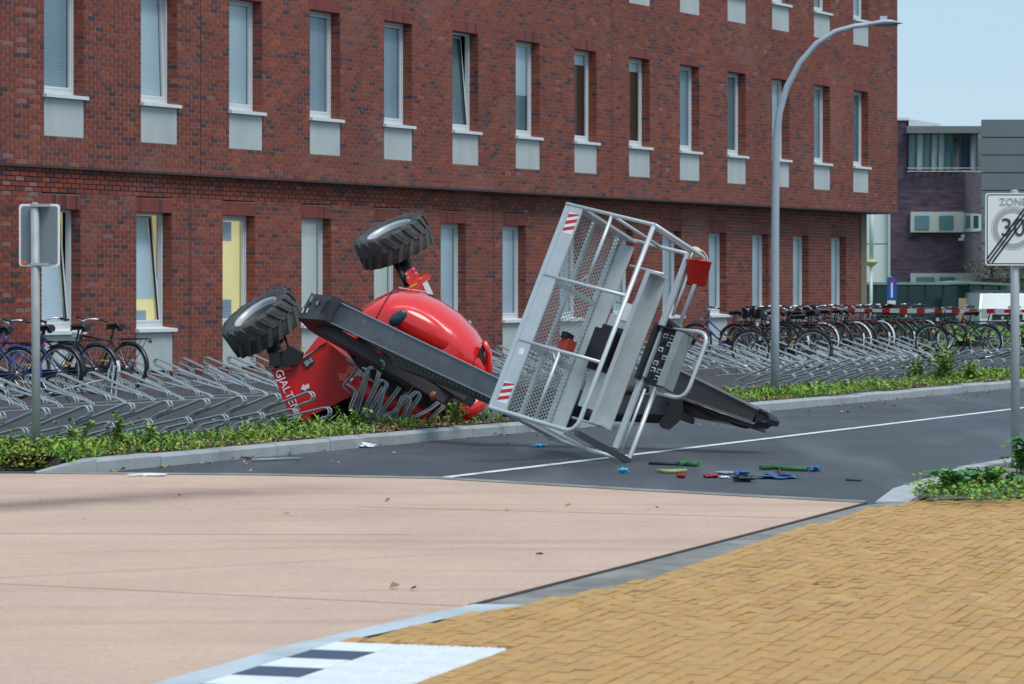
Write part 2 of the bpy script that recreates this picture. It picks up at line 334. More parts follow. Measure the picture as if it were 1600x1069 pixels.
# yellow pavers: columns along the paving axis, half bond
PA = R(17.7); PT = Vector((math.sin(PA), math.cos(PA), 0)); PN = Vector((math.cos(PA), -math.sin(PA), 0)); PO = G(525, 1012)
bx = [(-250, 1330), (150, 1140), (340, 1069), (420, 1045), (525, 1012), (600, 996), (700, 973), (820, 952), (1000, 914), (1180, 852), (1350, 801), (1440, 786), (1600, 781), (3000, 775)]
def ybound(px):
    for (a, ya), (b, yb) in zip(bx, bx[1:]):
        if a <= px <= b: return ya + (yb - ya) * (px - a) / (b - a)
    return 9999
m = MB(); m.poly(lift([G(*b) for b in bx if b[0] <= 1600] + [G(2600, 778), Vector((9, 9, 0)), Vector((-2.2, 8.2, 0))], 0.0135)); struct(m.build('paver_bed', M_sand))
cands = []
PW = 0.08
for i in range(-50, 125):
    for j in range(-36, 75):
        p = PO + PN * (i * PW + PW / 2) + PT * (j * 0.2 + (0.1 if i % 2 else 0) + 0.1)
        if p.y < 9.5: continue
        u = i * PW; w = j * 0.2
        px, py = PX(p)
        if py < ybound(px) - .3 or px < -700: continue
        if -0.05 < u < 0.80 and w < -0.05: continue      # tactile tiles lie here
        if px > 2300: continue
        cands.append((p, px, py))
pal = [(0.49, 0.275, 0.092), (0.50, 0.285, 0.098), (0.475, 0.265, 0.09), (0.49, 0.27, 0.085), (0.455, 0.262, 0.10), (0.51, 0.295, 0.105), (0.48, 0.258, 0.08)]
def pcol():
    c = random.choice(pal); k = random.uniform(0.95, 1.05); return tuple(v * k for v in c)
inf = [c for c in cands if 0 <= c[1] <= 1600 and c[2] <= 1069]; inf.sort(key=lambda c: c[0].y)
near = set(id(c) for c in inf[:300])
pavement = MB(); pv = thing('pavement', None, None, PO); pv['kind'] = 'structure'
vmesh = []
for k in range(14):
    b = MB(); lx, ly = PW / 2 - .0026, 0.0972; c = pcol()
    b.prism([PN * sx * lx + PT * sy * ly for sx, sy in ((-1, -1), (1, -1), (1, 1), (-1, 1))], UP * 0.02, 0, c)
    vmesh.append(b.mesh('paver', M_pav, None, True))
for c in cands:
    dz = random.gauss(0, 0.0012); p = c[0]
    if id(c) in near:
        o = child('paver', random.choice(vmesh), pv); o.location = p - PO + UP * (dz + 0.002); o.rotation_euler = (random.gauss(0, .007), random.gauss(0, .012), random.gauss(0, .01))
    else:
        tx, ty = random.gauss(0, .0016), random.gauss(0, .001); lx, ly = PW / 2 - .0026, 0.0972; pts = []
        for sx, sy in ((-1, -1), (1, -1), (1, 1), (-1, 1)): pts.append(p + PN * sx * lx + PT * sy * ly + UP * (0.022 + dz + sx * tx + sy * ty))
        i = pavement.add(pts); lo = pavement.add([Vector((q.x, q.y, 0.0)) for q in pts]); cc = pcol()
        pavement.face([i, i + 1, i + 2, i + 3], 0, False, cc)
        for k in range(4): pavement.face([i + k, lo + k, lo + (k + 1) % 4, i + (k + 1) % 4], 0, False, cc)
o = pavement.build('paver_field', M_pav, pv, True); o['kind'] = 'stuff'
# tactile tiles
M_tile = mat('tile_white', (0.76, 0.78, 0.78), 0.6, var=0.08, scale=6, dirt=0.28); M_tdark = mat('tile_dark', (0.05, 0.075, 0.12), 0.6, var=0.1)
tt = thing('tactile_paving', None, None, PO); tt['kind'] = 'structure'
smooth = MB(); smooth.box((0.004, 0.004, 0.0), PN.to_3d() * 0.292, PT * 0.292, UP * 0.026)
me_s = smooth.mesh('tile', M_tile); me_d = smooth.mesh('tile', M_tdark)
rib = MB(); rib.box((0, 0, 0), PN * 0.244, PT * 0.294, UP * 0.022)
for k in range(8): rib.box(PN * (k * 0.0305 + 0.006) + UP * 0.022, PN * 0.018, PT * 0.294, UP * 0.006)
me_r = rib.mesh('ribbed_tile', M_tile)
for j in range(1, 12):
    o = child('tile', me_d if j % 2 == 0 else me_s, tt); o.location = PT * (-0.3 * j)
    for i in range(2):
        o = child('ribbed_tile', me_r, tt); o.location = PT * (-0.3 * j) + PN * (0.302 + 0.25 * i)

# far kerb, stone by stone
def polyline_stones(name, line, L, w, h, mt, side, parent_label=None, maxn=60):
    root = thing(name, None, None, line[0]); root['kind'] = 'structure'; n = 0; rest = MB()
    for a, b in zip(line, line[1:]):
        d = (b - a); ln = d.length; d.normalize(); x = d.cross(UP) * side; k = 0; c = max(1, round(ln / L)); step = ln / c
        for k in range(c):
            p = a + d * (k * step + 0.004); q = a + d * ((k + 1) * step - 0.004); dz = random.gauss(0, .004)
            mb = MB() if n < maxn else rest
            H_ = h + dz
            prof = [p, p + UP * (H_ - .02), p + UP * H_ - x * .02 * -1 * 1.0, p + x * w + UP * H_, p + x * w]
            prof = [p - UP * .1, p + UP * (H_ - .025), p + x * .025 + UP * H_, p + x * w + UP * H_, p + x * w - UP * .1]
            mb.prism(prof, q - p)
            if n < maxn: mb.build('kerb_stone', mt, root)
            n += 1
    if rest.v: rest.build('kerb_run', mt, root)['kind'] = 'stuff'
    return root
far_kerb = polyline_stones('kerb', KL, 1.0, 0.16, 0.115, M_kerb, -1)
ks = MB(); a = KL[0]; e = G(58, 741)      # dropped corner stone
x = (KL[1] - KL[0]).normalized().cross(UP) * -1
ks.v = []; tri = [a, a + UP * .115, a + x * .16 + UP * .115, a + x * .16]; tip = [e, e + UP * .012, e + Vector((-.05, .16, .012)), e + Vector((-.05, .16, 0))]
i = ks.add(tri); j = ks.add(tip)
for k in range(4): ks.face([i + k, i + (k + 1) % 4, j + (k + 1) % 4, j + k])
ks.face([i, i + 1, i + 2, i + 3]); ks.face([j + 3, j + 2, j + 1, j])
ks.build('ramp_stone', M_kerb, far_kerb)
M_kerbn = mat('kerb_near', (0.40, 0.42, 0.42), 0.85, var=0.15, scale=5, bump=0.3, bscale=90, dirt=0.35)
near_kerb = polyline_stones('kerb', NL[1:], 1.0, 0.2, 0.10, M_kerbn, 1, maxn=8)
nk = MB(); a0 = NL[1]; e = G(1368, 787)
x = (NL[2] - NL[1]).normalized().cross(UP); tri = [a0, a0 + UP * .1, a0 + x * .2 + UP * .1, a0 + x * .2]; tip = [e, e + UP * .015, e + Vector((.24, -.03, .015)), e + Vector((.24, -.03, 0))]
mid0 = (a0 + e) / 2 + Vector((-.05, .10, 0)); mid = [mid0, mid0 + UP * .06, mid0 + Vector((.24, -.09, .06)), mid0 + Vector((.24, -.09, 0))]
ia = nk.add(tri); ib = nk.add(mid); ic = nk.add(tip)
for A, B in ((ia, ib), (ib, ic)):
    for k in range(4): nk.face([A + k, A + (k + 1) % 4, B + (k + 1) % 4, B + k])
nk.face([ic + 3, ic + 2, ic + 1, ic]); nk.build('ramp_stone', M_kerbn, near_kerb)

# bike parking slab and verge soil
xb = (KL[1] - KL[0]).normalized().cross(UP) * -1
def off(p, d): return p + xb * d
m = MB(); m.poly(lift([off(p, .16) for p in KL] + [F(80, -3, 0), F(36.6, -3, 0), F(-12, 0.3, 0), Vector((-18, 30, 0)), Vector((-6.5, 28.9, 0))], 0.095)); struct(m.build('bike_parking_ground', M_park))
m = MB(); rows = []
for p in KL:
    r = []
    for d, z in ((.15, .105), (.4, .125), (.9, .135), (1.25, .12), (1.5, .09)): r.append(off(p, d) + UP * z)
    rows.append(r)
rows.insert(0, [Vector((-4.0, 26.55, .005)), Vector((-4.15, 26.8, .06)), Vector((-4.4, 27.3, .11)), Vector((-4.7, 27.8, .11)), Vector((-5.0, 28.2, .09))])
rows.insert(0, [Vector((-7.0, 26.6, .005)), Vector((-7.0, 26.9, .06)), Vector((-7.0, 27.5, .11)), Vector((-7.2, 28.2, .11)), Vector((-7.4, 29, .09))])
m.grid(rows); struct(m.build('verge', M_soil))
m = MB(); m.poly([NL[1] + Vector((.2, -.1, .09)), NL[2] + Vector((.2, -.1, .1)), NL[3] + Vector((.2, -.1, .1)), NL[4] + Vector((.2, -.1, .1)), Vector((30, 47, .09)), Vector((12, 22.2, .045)), G(1600, 783) + UP * .03, G(1445, 788) + UP * .03]); struct(m.build('near_verge', mat('sandy_soil', (0.20, 0.185, 0.165), 0.95, var=0.35, scale=5, bump=0.6, bscale=40)))
m = MB(); m.poly(lift([F(37, 14, 0), F(37, -12, 0), Vector((5, 240, 0)), Vector((70, 240, 0)), Vector((70, 118, 0))], 0.02)); struct(m.build('lawn', M_grass))

# ------------------------------------------------------------------ brick building
TL_, TE, TG = -5.4, 36.27, 35.25
def dg(t): return -max(0.03, 0.045 + 0.041 * t / S)
bld = thing('brick_building', 'long dark red brick office building with narrow tall windows and overhanging upper floors', 'building', F(0, 0, 0))
BO = F(0, 0, 0)
CP, BL, BH = 0.0757, 0.2225, 0.0610
bpal = [(0.235, 0.047, 0.023), (0.21, 0.041, 0.022), (0.25, 0.053, 0.024), (0.195, 0.040, 0.024), (0.222, 0.045, 0.025)]
dpal = [(0.095, 0.034, 0.038), (0.115, 0.032, 0.034), (0.075, 0.032, 0.038), (0.14, 0.034, 0.032)]
from mathutils import noise as mnoise
def weather(c, t, z):
    e = mnoise.noise(Vector((t * .55, z * .9, 3.1))); e2 = mnoise.noise(Vector((t * 2.1, z * 2.6, 9.7)))
    w = max(0, e * 1.3 + e2 * .5 - .25) * .42 + (.16 if (3.37 < z < 3.8 and (t % S) < 1.1) else .06 if 3.37 < z < 3.6 else 0) * random.random()
    w = min(w, .4); k = 1 + .16 * mnoise.noise(Vector((t * .23, z * .35, 7)))
    p = (.30, .145, .125); return tuple((c[i] * (1 - w) + p[i] * w) * k for i in range(3))
def bcol():
    r = random.random()
    if r < 0.17: c = random.choice(dpal)
    elif r < 0.215: c = (0.29, 0.065, 0.033)
    elif r < 0.22: c = (0.25, 0.11, 0.095)
    else: c = random.choice(bpal)
    k = random.uniform(0.88, 1.12); return tuple(v * k for v in c)
bw = MB(); mo = MB(); cand = []
WW = 1.02
def brick_box(mb, t0, t1, z0, z1, dfun, depth, c, proud=0.0):
    a = F(t0, dfun(t0) + proud, z0); b = F(t1, dfun(t1) + proud, z0); e = N * -depth; h = UP * (z1 - z0)
    i = mb.add([a, b, b + h, a + h, a + e, b + e, b + e + h, a + e + h])
    mb.face([i, i + 1, i + 2, i + 3], 0, False, c)
    mb.face([i, i + 4, i + 5, i + 1], 0, False, c); mb.face([i + 3, i + 2, i + 6, i + 7], 0, False, c)
    mb.face([i, i + 3, i + 7, i + 4], 0, False, c); mb.face([i + 1, i + 5, i + 6, i + 2], 0, False, c)
def wall_part(z0, z1, ts, te, dfun, openings):
    n = int(round((z1 - z0) / CP))
    for k in range(n):
        za = z0 + k * CP; zb = za + CP; zm = (za + zb) / 2
        iv = []; cur = ts
        for (a, b, lo, hi) in sorted(openings):
            if lo < zm < hi:
                iv.append((cur, a, cur != ts)); cur = b
        iv.append((cur, te, cur != ts))
        for (a, b, jamb) in iv:
            # mortar
            d0 = -0.007; A = F(a, dfun(a) + d0, za); B = F(b, dfun(b) + d0, za); e = N * -0.2
            i = mo.add([A, B, B + UP * CP, A + UP * CP, A + e, A + e + UP * CP, B + e, B + e + UP * CP])
            mo.face([i, i + 1, i + 2, i + 3]); mo.face([i, i + 3, i + 5, i + 4]); mo.face([i + 1, i + 6, i + 7, i + 2])
            if jamb:
                js = ((0.0, 0.1), (0.113, 0.09)) if k % 2 else ((0.0, 0.2),)
                for (jd, jl) in js: brick_box(bw, a - 0.006, a + 0.02, za + .0073, za + .0073 + BH, lambda t: dfun(t) - jd - .004, jl, bcol())
            ph = (0.5 if k % 2 else 0.0) * BL; j = math.floor((a - ph) / BL)
            while True:
                t0 = max(a, ph + j * BL); t1 = min(b, ph + (j + 1) * BL)
                if t0 >= b: break
                j += 1
                if t1 - t0 < 0.035: continue
                e0 = t0 + (0.012 if t0 > a else 0.0); e1 = t1 - (0.012 if t1 < b else 0.0)
                dep = 0.1 if (jamb and t0 == a) else 0.03
                p = F((e0 + e1) / 2, dfun(e0), zm); px, py = PX(p)
                cand.append((p.y if (0 <= px <= 1600 and 0 < py < 600) else 1e6, e0, e1, za + .0073, dep, dfun, t0 == a and jamb))
ZU0 = 3.365
UROWS = [(3.82, 4.40, 4.47, 6.32, 6.545), (7.44, 8.02, 8.09, 9.94, 10.165)]
GROW = (0.20, 0.82, 0.885, 2.725, 2.95)
NS = range(-2, 14)
up_open = [(n * S, n * S + WW, r[0], r[4]) for n in NS for r in UROWS]
gr_open = [(n * S, n * S + WW, GROW[0], GROW[4]) for n in NS]
wall_part(ZU0, ZU0 + 100 * CP, TL_, TE, lambda t: 0.0, up_open)
wall_part(0.09, 0.09 + 43 * CP, TL_, TG, dg, gr_open)
cand.sort(key=lambda c: c[0])
bvars = []
for k, c in enumerate(cand):
    L = c[2] - c[1]
    if k < 300 and L > 0.2 and not c[6]:
        pass
indiv = 0; byl = {}
for c in cand:
    L = c[2] - c[1]
    if indiv < 300 and c[0] < 1e5 and L > 0.19 and not c[6]:
        key = (round(L, 3), random.randrange(9))
        if key not in byl:
            b = MB(); cc = bcol(); b.box((0, 0, 0), T * L, N * -0.03, UP * BH, 0, cc); byl[key] = b.mesh('brick', M_brick, None, True)
        o = child('brick', byl[key], bld); o.location = F(c[1], c[5](c[1]) + random.gauss(0, .0008), c[3]) - BO; indiv += 1
    else: brick_box(bw, c[1], c[2], c[3], c[3] + BH, c[5], c[4], weather(bcol(), c[1], c[3]), random.gauss(0, .0008))
# soldier courses over the windows
for n in NS:
    for (top, hi, dfun) in [(r[3], r[4], (lambda t: 0.0)) for r in UROWS] + [(GROW[3], GROW[4], dg)]:
        base = bcol() if False else (0.22, 0.05, 0.038)
        q = 14; w = WW / q
        A = F(n * S, dfun(n * S + WW) - .007, top); mo.box(A, T * WW, N * -0.2, UP * (hi - top))
        for k in range(q):
            kk = random.uniform(0.85, 1.12); c = tuple(v * kk for v in base)
            if random.random() < .12: c = random.choice(dpal)
            brick_box(bw, n * S + k * w + .005, n * S + (k + 1) * w - .005, top + .003 - .004, hi - .012, dfun, 0.1, c)
            brick_box(bw, n * S + k * w + .005, n * S + (k + 1) * w - .005, top - .004, top + .05, lambda t: dfun(t) - 0.112, 0.1, c)
o = bw.build('brickwork', M_brick, bld, True); o['kind'] = 'stuff'
mo.build('wall', M_mort, bld)
m = MB(); m.box(F(TL_, -1.5, 0.1), T * (TE - TL_ - .6), N * -0.1, UP * 10.8); m.build('inner_wall', M_dark, bld)
m = MB()
m.poly([F(TE, 0, ZU0), F(TE, -12, ZU0), F(TE, -12, 10.9), F(TE, 0, 10.9)]); m.poly([F(TL_, 0.0, 0), F(TL_, -12, 0), F(TL_, -12, 10.9), F(TL_, 0, 10.9)])
m.poly([F(TL_, 0, 10.93), F(TE, 0, 10.93), F(TE, -12, 10.93), F(TL_, -12, 10.93)]); m.poly([F(TG, dg(TG), .1), F(TG, -12, .1), F(TG, -12, ZU0), F(TG, dg(TG), ZU0)])
m.build('side_wall', M_mort, bld)
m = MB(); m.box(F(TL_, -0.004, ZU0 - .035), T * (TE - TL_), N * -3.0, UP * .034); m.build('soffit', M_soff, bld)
m = MB(); m.box(F(TL_, 0.014, ZU0 - .03), T * (TE - TL_), N * -0.017, UP * .035); m.build('edge_trim', M_lip, bld)
m = MB(); m.box(F(TG + .003, dg(TG) + .03, .1), T * .38, N * -.4, UP * (ZU0 - .14)); m.build('corner_post', mat('post_concrete', (0.20, 0.165, 0.13), 0.8, var=.2, scale=2), bld)
for t_, z0_, z1_, df in ((t_at(313, 0), ZU0 + .01, 10.9, lambda t: 0.0), (t_at(956, 0), ZU0 + .01, 10.9, lambda t: 0.0), (t_at(306, 0), .1, ZU0 - .05, dg), (t_at(770, -.3), .1, ZU0 - .05, dg)):
    m = MB(); m.box(F(t_, df(t_) + .004, z0_), T * .014, N * -.02, UP * (z1_ - z0_)); m.build('movement_joint', mat('joint_seal', (.07, .028, .026), .8), bld)
# windows
def window(n, r, dfun, bl, tilt=0.0, half=None, under=None):
    t0, t1 = n * S, n * S + WW; zs, zt = r[2], r[3]; d0 = dfun(t0)
    P = lambda t, d, z: F(t, d0 + d, z)
    fr = MB(); fw = 0.042; D0, DE = -0.19, 0.08
    for (a, b, lo, hi) in ((t0, t1, zs, zs + .075), (t0, t1, zt - fw, zt), (t0, t0 + fw, zs + .075, zt - fw), (t1 - fw, t1, zs + .075, zt - fw)):
        fr.box(P(a, D0, lo), T * (b - a), N * -DE, UP * (hi - lo))
    w = fr.build('window', M_frame, bld)
    sa = MB(); s0, s1, z0, z1 = t0 + fw + .004, t1 - fw - .004, zs + .08, zt - fw - .004
    lean = lambda z: -0.205 - tilt * (z - z0) / (z1 - z0); sw = 0.042
    def slab(mb, a, b, lo, hi, dd, th):
        mb.prism([P(a, lean(lo) + dd, lo), P(b, lean(lo) + dd, lo), P(b, lean(hi) + dd, hi), P(a, lean(hi) + dd, hi)], N * -th)
    for (a, b, lo, hi) in ((s0, s1, z0, z0 + sw), (s0, s1, z1 - sw, z1), (s0, s0 + sw, z0 + sw, z1 - sw), (s1 - sw, s1, z0 + sw, z1 - sw)): slab(sa, a, b, lo, hi, 0, .05)
    sa.build('sash', M_frame, w, origin=world_loc(w))
    if tilt > .1: gs = MB(); slab(gs, s1 - sw - .012, s1 - sw, z0 + sw, z1 - sw, .004, .03); gs.build('seal', M_rub, w)
    pn = MB(); a, b, lo, hi = s0 + sw, s1 - sw, z0 + sw, z1 - sw
    pn.poly([P(a, lean(lo) - .025, lo), P(b, lean(lo) - .025, lo), P(b, lean(hi) - .025, hi), P(a, lean(hi) - .025, hi)]); pn.build('pane', M_glass, w)
    bd = MB(); zb = z0 if half is None else z0 + (z1 - z0) * half
    dd = (lambda z: lean(z) - .06)
    bd.poly([P(a, dd(zb), zb), P(b, dd(zb), zb), P(b, dd(hi), hi), P(a, dd(hi), hi)]); bd.build('blind', bl, w)
    if under is not None:
        u = MB(); zc = zb if half is not None else z1
        if half is None: u.poly([P(t0, -.5, zs), P(t1 + .2, -.5, zs), P(t1 + .2, -.5, zt), P(t0, -.5, zt)])
        else: u.poly([P(a, dd(z0) - .01, z0), P(b, dd(z0) - .01, z0), P(b, dd(zc) - .01, zc), P(a, dd(zc) - .01, zc)])
        u.build('curtain', under, w)
    si = MB(); si.prism([P(t0 - .03, .07, zs - .07), P(t0 - .03, .07, zs - .018), P(t0 - .03, -.2, zs + .012), P(t0 - .03, -.2, zs - .07)], T * (WW + .07)); si.build('sill', M_sill, bld)
    pa = MB(); pa.box(P(t0 + .006, -.004, r[0]), T * (WW - .012), N * -.15, UP * (r[1] - r[0] - .003)); pa.build('panel', M_conc, bld)
for n in NS:
    gb = {0: (B_pale, .17, None, B_yel), 1: (B_pale, .17, .22, B_yel), 2: (B_yel, 0, None, None), 3: (B_cream, 0, None, None), 4: (B_cream, 0, None, None)}.get(n, (B_pale, 0, None, None))
    window(n, GROW, dg, gb[0], gb[1], gb[2], gb[3])
    if n == 1:
        m = MB(); m.poly([F(n * S + .3, dg(n * S) - .5, 1.0), F(n * S + 1.3, dg(n * S) - .5, 1.0), F(n * S + 1.3, dg(n * S) - .5, 2.8), F(n * S + .3, dg(n * S) - .5, 2.8)]); m.build('curtain', B_yel, bld)
    if n in (1, 2):
        d_ = dg(n * S) - .255 - (0 if n == 2 else .012); m = MB()
        for lo_, hi_ in ((.99, 1.32), (2.30, 2.62)) if n == 2 else ((.99, 1.16),): m.poly([F(n * S + .12, d_, lo_), F(n * S + .66, d_, lo_), F(n * S + .66, d_, hi_), F(n * S + .12, d_, hi_)])
        m.build('louvre', B_grey, bld)
    ub = {0: (B_grey, 0, None, None), 1: (B_pale, .06, None, None), 2: (B_pale, 0, None, None), 3: (B_grey, 0, None, None), 4: (B_grey, 0, None, None), 5: (B_dark, .15, None, None), 6: (B_pale, 0, .42, B_dark),
          7: (B_pale, 0, .86, B_brown), 8: (B_pale, 0, .87, B_brown), 9: (B_grey, 0, None, None), 11: (B_pale, 0, None, None), 12: (B_grey, 0, None, None)}.get(n, (B_dark, 0, None, None))
    window(n, UROWS[0], lambda t: 0.0, ub[0], ub[1], ub[2], ub[3])
    window(n, UROWS[1], lambda t: 0.0, B_pale if n % 2 else B_grey)
# ------------------------------------------------------------------ toppled boom lift
M_red = mat('red_paint', (0.74, 0.012, 0.010), 0.25, var=0.04, scale=3, coat=0.8)
M_redd = mat('red_paint_flat', (0.60, 0.009, 0.009), 0.4, var=0.14, scale=6, dirt=0.16)
M_boom = mat('boom_grey', (0.085, 0.088, 0.105), 0.42, var=0.25, scale=5, dirt=0.25)
M_boom2 = mat('boom_brown', (0.046, 0.035, 0.037), 0.5, var=0.15, scale=3, dirt=0.05)
M_blk = mat('black_steel', (0.014, 0.014, 0.016), 0.5, var=0.2)
M_tyre = mat('tyre_rubber', (0.066, 0.065, 0.063), 0.85, var=0.45, scale=8, dirt=0.15)
M_rim = mat('rim_silver', (0.52, 0.54, 0.56), 0.4, metal=0.35, var=0.08)
M_alu = mat('basket_grey', (0.54, 0.57, 0.575), 0.38, metal=0.3, var=0.08, scale=5, dirt=0.06)
M_gal = mat('galvanised', (0.33, 0.36, 0.375), 0.55, metal=0.12, var=0.14, scale=9)
M_rack = mat('rack_galvanised', (0.32, 0.355, 0.375), 0.42, metal=0.3, var=0.18, scale=7)
M_wht = mat('white_sticker', (0.78, 0.78, 0.78), 0.5, var=0.02); M_yel = mat('yellow_sticker', (0.75, 0.5, 0.03), 0.5, var=0.05)
M_stripe = mat('stripe_red', (0.50, 0.02, 0.03), 0.5, var=0.05); M_cop = mat('copper_part', (0.40, 0.11, 0.04), 0.45, var=0.2)
M_green = mat('green_glass_dark', (0.02, 0.05, 0.06), 0.2, var=0.1)
aw = thing('aerial_work_platform', 'red and grey articulated boom lift toppled on its side with two wheels in the air', 'boom lift', G(600, 655, 0.1))
def Wp(lst): return [W(x, y, z) for x, y, z in lst]
def flat(lst, z): return [W(x, y, z) for x, y in lst]
BK = Vector((0, 1, 0))
# wheels
def wheel(c, n, r, w, name='wheel', steer=0):
    n = Vector(n).normalized(); hw = w / 2
    wb = MB()   # rim: dish seen from the outer side
    rr = r * 0.60
    wb.lathe([(rr, -hw * .75), (rr * 1.04, -hw * .8), (rr * 1.04, -hw * .7), (rr * .93, -hw * .6), (rr * .90, hw * .55), (rr * 1.02, hw * .68), (rr * 1.06, hw * .80), (rr * .97, hw * .82), (rr * .90, hw * .64), (rr * .89, hw * .40)], c, n, 40)
    wb.lathe([(rr * .888, hw * .42), (rr * .86, -hw * .25), (rr * .84, -hw * .28)], c, n, 40, 1)  # inner barrel and disc coloured dark: shade inside the dish painted in
    wb.lathe([(rr * .85, -hw * .27), (rr * .60, -hw * .45), (rr * .45, -hw * .4), (rr * .42, -hw * .2), (0.001, -hw * .2)], c, n, 40, 1)
    x = n.orthogonal().normalized(); y = n.cross(x)
    for k in range(8):
        a = 2 * math.pi * k / 8; p = c + (x * math.cos(a) + y * math.sin(a)) * rr * .3 - n * hw * .2; wb.tube([p, p + n * .025], .014, 6)
    wo_ = wb.build(name, [M_rim, mat('rim_disc_shade', (0.13, 0.135, 0.14), .5, var=.15)], aw)
    tb = MB(); ri = rr * 1.0
    prof = [(ri * .97, hw * .72), (ri * 1.06, hw * .88), (r * .80, hw * 1.0), (r * .90, hw * .98), (r * .945, hw * .88), (r * .955, 0), (r * .945, -hw * .88), (r * .90, -hw * .98), (r * .80, -hw), (ri * 1.06, -hw * .88), (ri * .97, -hw * .72)]
    tb.lathe(prof, c, n, 48)
    for k in range(40):   # chevron lugs
        side = 1 if k % 2 == 0 else -1; a = 2 * math.pi * k / 40; da = 2 * math.pi / 40
        def pt(ang, h, rad): return c + n * h + (x * math.cos(ang) + y * math.sin(ang)) * rad
        path = [(a, side * hw * 1.02, .87), (a + .25 * da, side * hw * .93, 1.0), (a + .9 * da, side * hw * .45, 1.0), (a + 1.7 * da, side * hw * -.06, 1.0)]
        th = .52 * da; rws = []
        for (an, h, q) in path:
            rws.append([pt(an - th, h, r * (q - .07)), pt(an - th * .75, h, r * q), pt(an + th * .75, h, r * q), pt(an + th, h, r * (q - .07))])
        tb.grid(rws, smooth=False)
        i = tb.add(rws[-1]); tb.face([i, i + 1, i + 2, i + 3])
    tb.build('tyre', M_tyre, wo_)
    return wo_
cA = W(410, 503, 34.2); nA = (-.52, -.30, .80); cB = W(615, 376, 35.4); nB = (-.38, -.24, .89)
wheel(cA, nA, 0.45, 0.35); wheel(cB, nB, 0.44, 0.35)
cC = W(524, 650, 35.0); wheel(Vector((cC.x, cC.y, 0.30)), (-.3, -.25, .92), 0.44, 0.34)
# axles
m = MB(); nAv = Vector(nA).normalized()
m.tube([cA - nAv * .05, cA - nAv * .30], .10, 10); m.tube([cA - nAv * .12 + Vector((.03, 0, 0)), W(428, 545, 34.2), W(440, 572, 34.2)], [.07, .085, .08], 8)
m.prism(flat([(428, 556), (455, 541), (472, 552), (468, 568), (438, 575)], 33.95), BK * .35); m.tube([W(443, 520, 34.1), W(452, 548, 34.0)], .014, 6)
m.cbox(W(430, 562, 34.0), .12, .2, .14); m.tube([W(425, 553, 33.95), W(441, 549, 33.95)], .03, 8)
m.build('front_axle', M_blk, aw)
m = MB(); nBv = Vector(nB).normalized()
m.tube([cB - nBv * .05, cB - nBv * .32], .10, 10); m.tube([cB - nBv * .2, W(632, 418, 35.3), W(640, 440, 35.2)], [.08, .09, .08], 8); m.tube([W(617, 410, 35.2), W(630, 432, 35.1), W(637, 448, 35.1)], .035, 6)
m.build('rear_axle', M_blk, aw)
m = MB()   # red bracket of the upper axle
m.prism(flat([(633, 426), (646, 417), (655, 428), (656, 436), (641, 447), (635, 440)], 34.95), BK * .3)
m.prism(flat([(640, 447), (656, 436), (662, 428), (672, 428), (672, 434), (662, 442), (666, 458), (633, 462), (634, 452)], 34.9), BK * .45)
m.build('axle_bracket', M_red, aw)
m = MB(); m.prism(flat([(660, 443), (668, 440), (677, 460), (668, 461)], 34.88), BK * .03); m.build('bracket_plate', M_wht, aw)
for x, y in ((646, 420), (650, 427), (635, 428), (638, 434)):
    m = MB(); m.tube([W(x, y, 34.96), W(x, y, 34.92)], .013, 6); m.build('bolt', M_rim, aw)
m = MB()
m.prism(flat([(640, 448), (651, 442), (652, 444), (641, 450)], 34.89), BK * .01); m.prism(flat([(655, 435), (659, 433), (660, 435), (656, 437)], 34.89), BK * .01)
m.build('warning_decals', M_yel, aw)
# chassis: red body with flanged end
m = MB()
face = [(425, 578), (450, 571), (476, 558), (511, 534), (556, 571), (557, 577), (541, 598), (556, 606), (560, 616), (536, 625), (520, 634), (497, 645), (468, 655), (457, 656), (452, 645)]
m.prism(flat(face, 34.05), BK * .75)
m.prism(Wp([(473, 557, 34.02), (497, 526, 34.5), (511, 534, 34.02)]), BK * .4)
m.prism(Wp([(424, 577, 33.97), (454, 571, 33.97), (456, 576, 33.97), (430, 584, 33.97)]), BK * .6)
chassis = m.build('chassis', M_redd, aw)
m = MB(); m.prism(flat([(424.5, 579), (438, 583), (486, 655), (474, 662), (462, 663), (449, 640)], 33.98), BK * .1); m.build('end_flange', M_redd, aw)
m = MB(); m.prism(flat([(544, 570), (557, 573), (547, 585), (541, 583)], 33.99), BK * .12); m.prism(flat([(528, 583), (544, 583), (541, 598), (530, 594)], 34.0), BK * .12); m.build('step_bracket', M_red, aw)
m = MB(); m.tube(rounded([W(541, 561, 33.95), W(557, 571, 33.95), W(555, 579, 33.95), W(535, 603, 33.95), W(543, 611, 33.95), W(551, 617, 33.95)], .05), .012, 6); m.build('edge_strip', M_gal, aw)
m = MB(); m.prism(flat([(472, 564), (486, 556), (492, 565), (479, 576)], 34.03), BK * .05); fr = m.build('tie_down_socket', M_blk, aw)
m = MB(); m.prism(flat([(474, 566), (481, 562), (485, 568), (479, 573)], 34.02), BK * .03); m.prism(flat([(482, 561), (486, 558), (490, 565), (486, 567)], 34.02), BK * .03); m.build('socket_plate', mat('teal_grey', (0.22, 0.32, 0.34), 0.4), fr)
m = MB(); m.prism(flat([(470, 608), (474, 600), (476, 603), (482, 599), (484, 606), (478, 609), (478, 611)], 34.04), BK * .02); m.build('direction_arrow', M_wht, aw)
me = text_mesh('GJALTEMA', 0.125, 'lettering', M_wht); o = child('lettering', me, aw)
p0, p1 = W(436, 583, 33.97), W(466, 650, 33.97); d = (p1 - p0).normalized(); put(o, (p0 + p1) / 2 - BK * .003, d, Vector((d.z, 0, -d.x)) * -1)
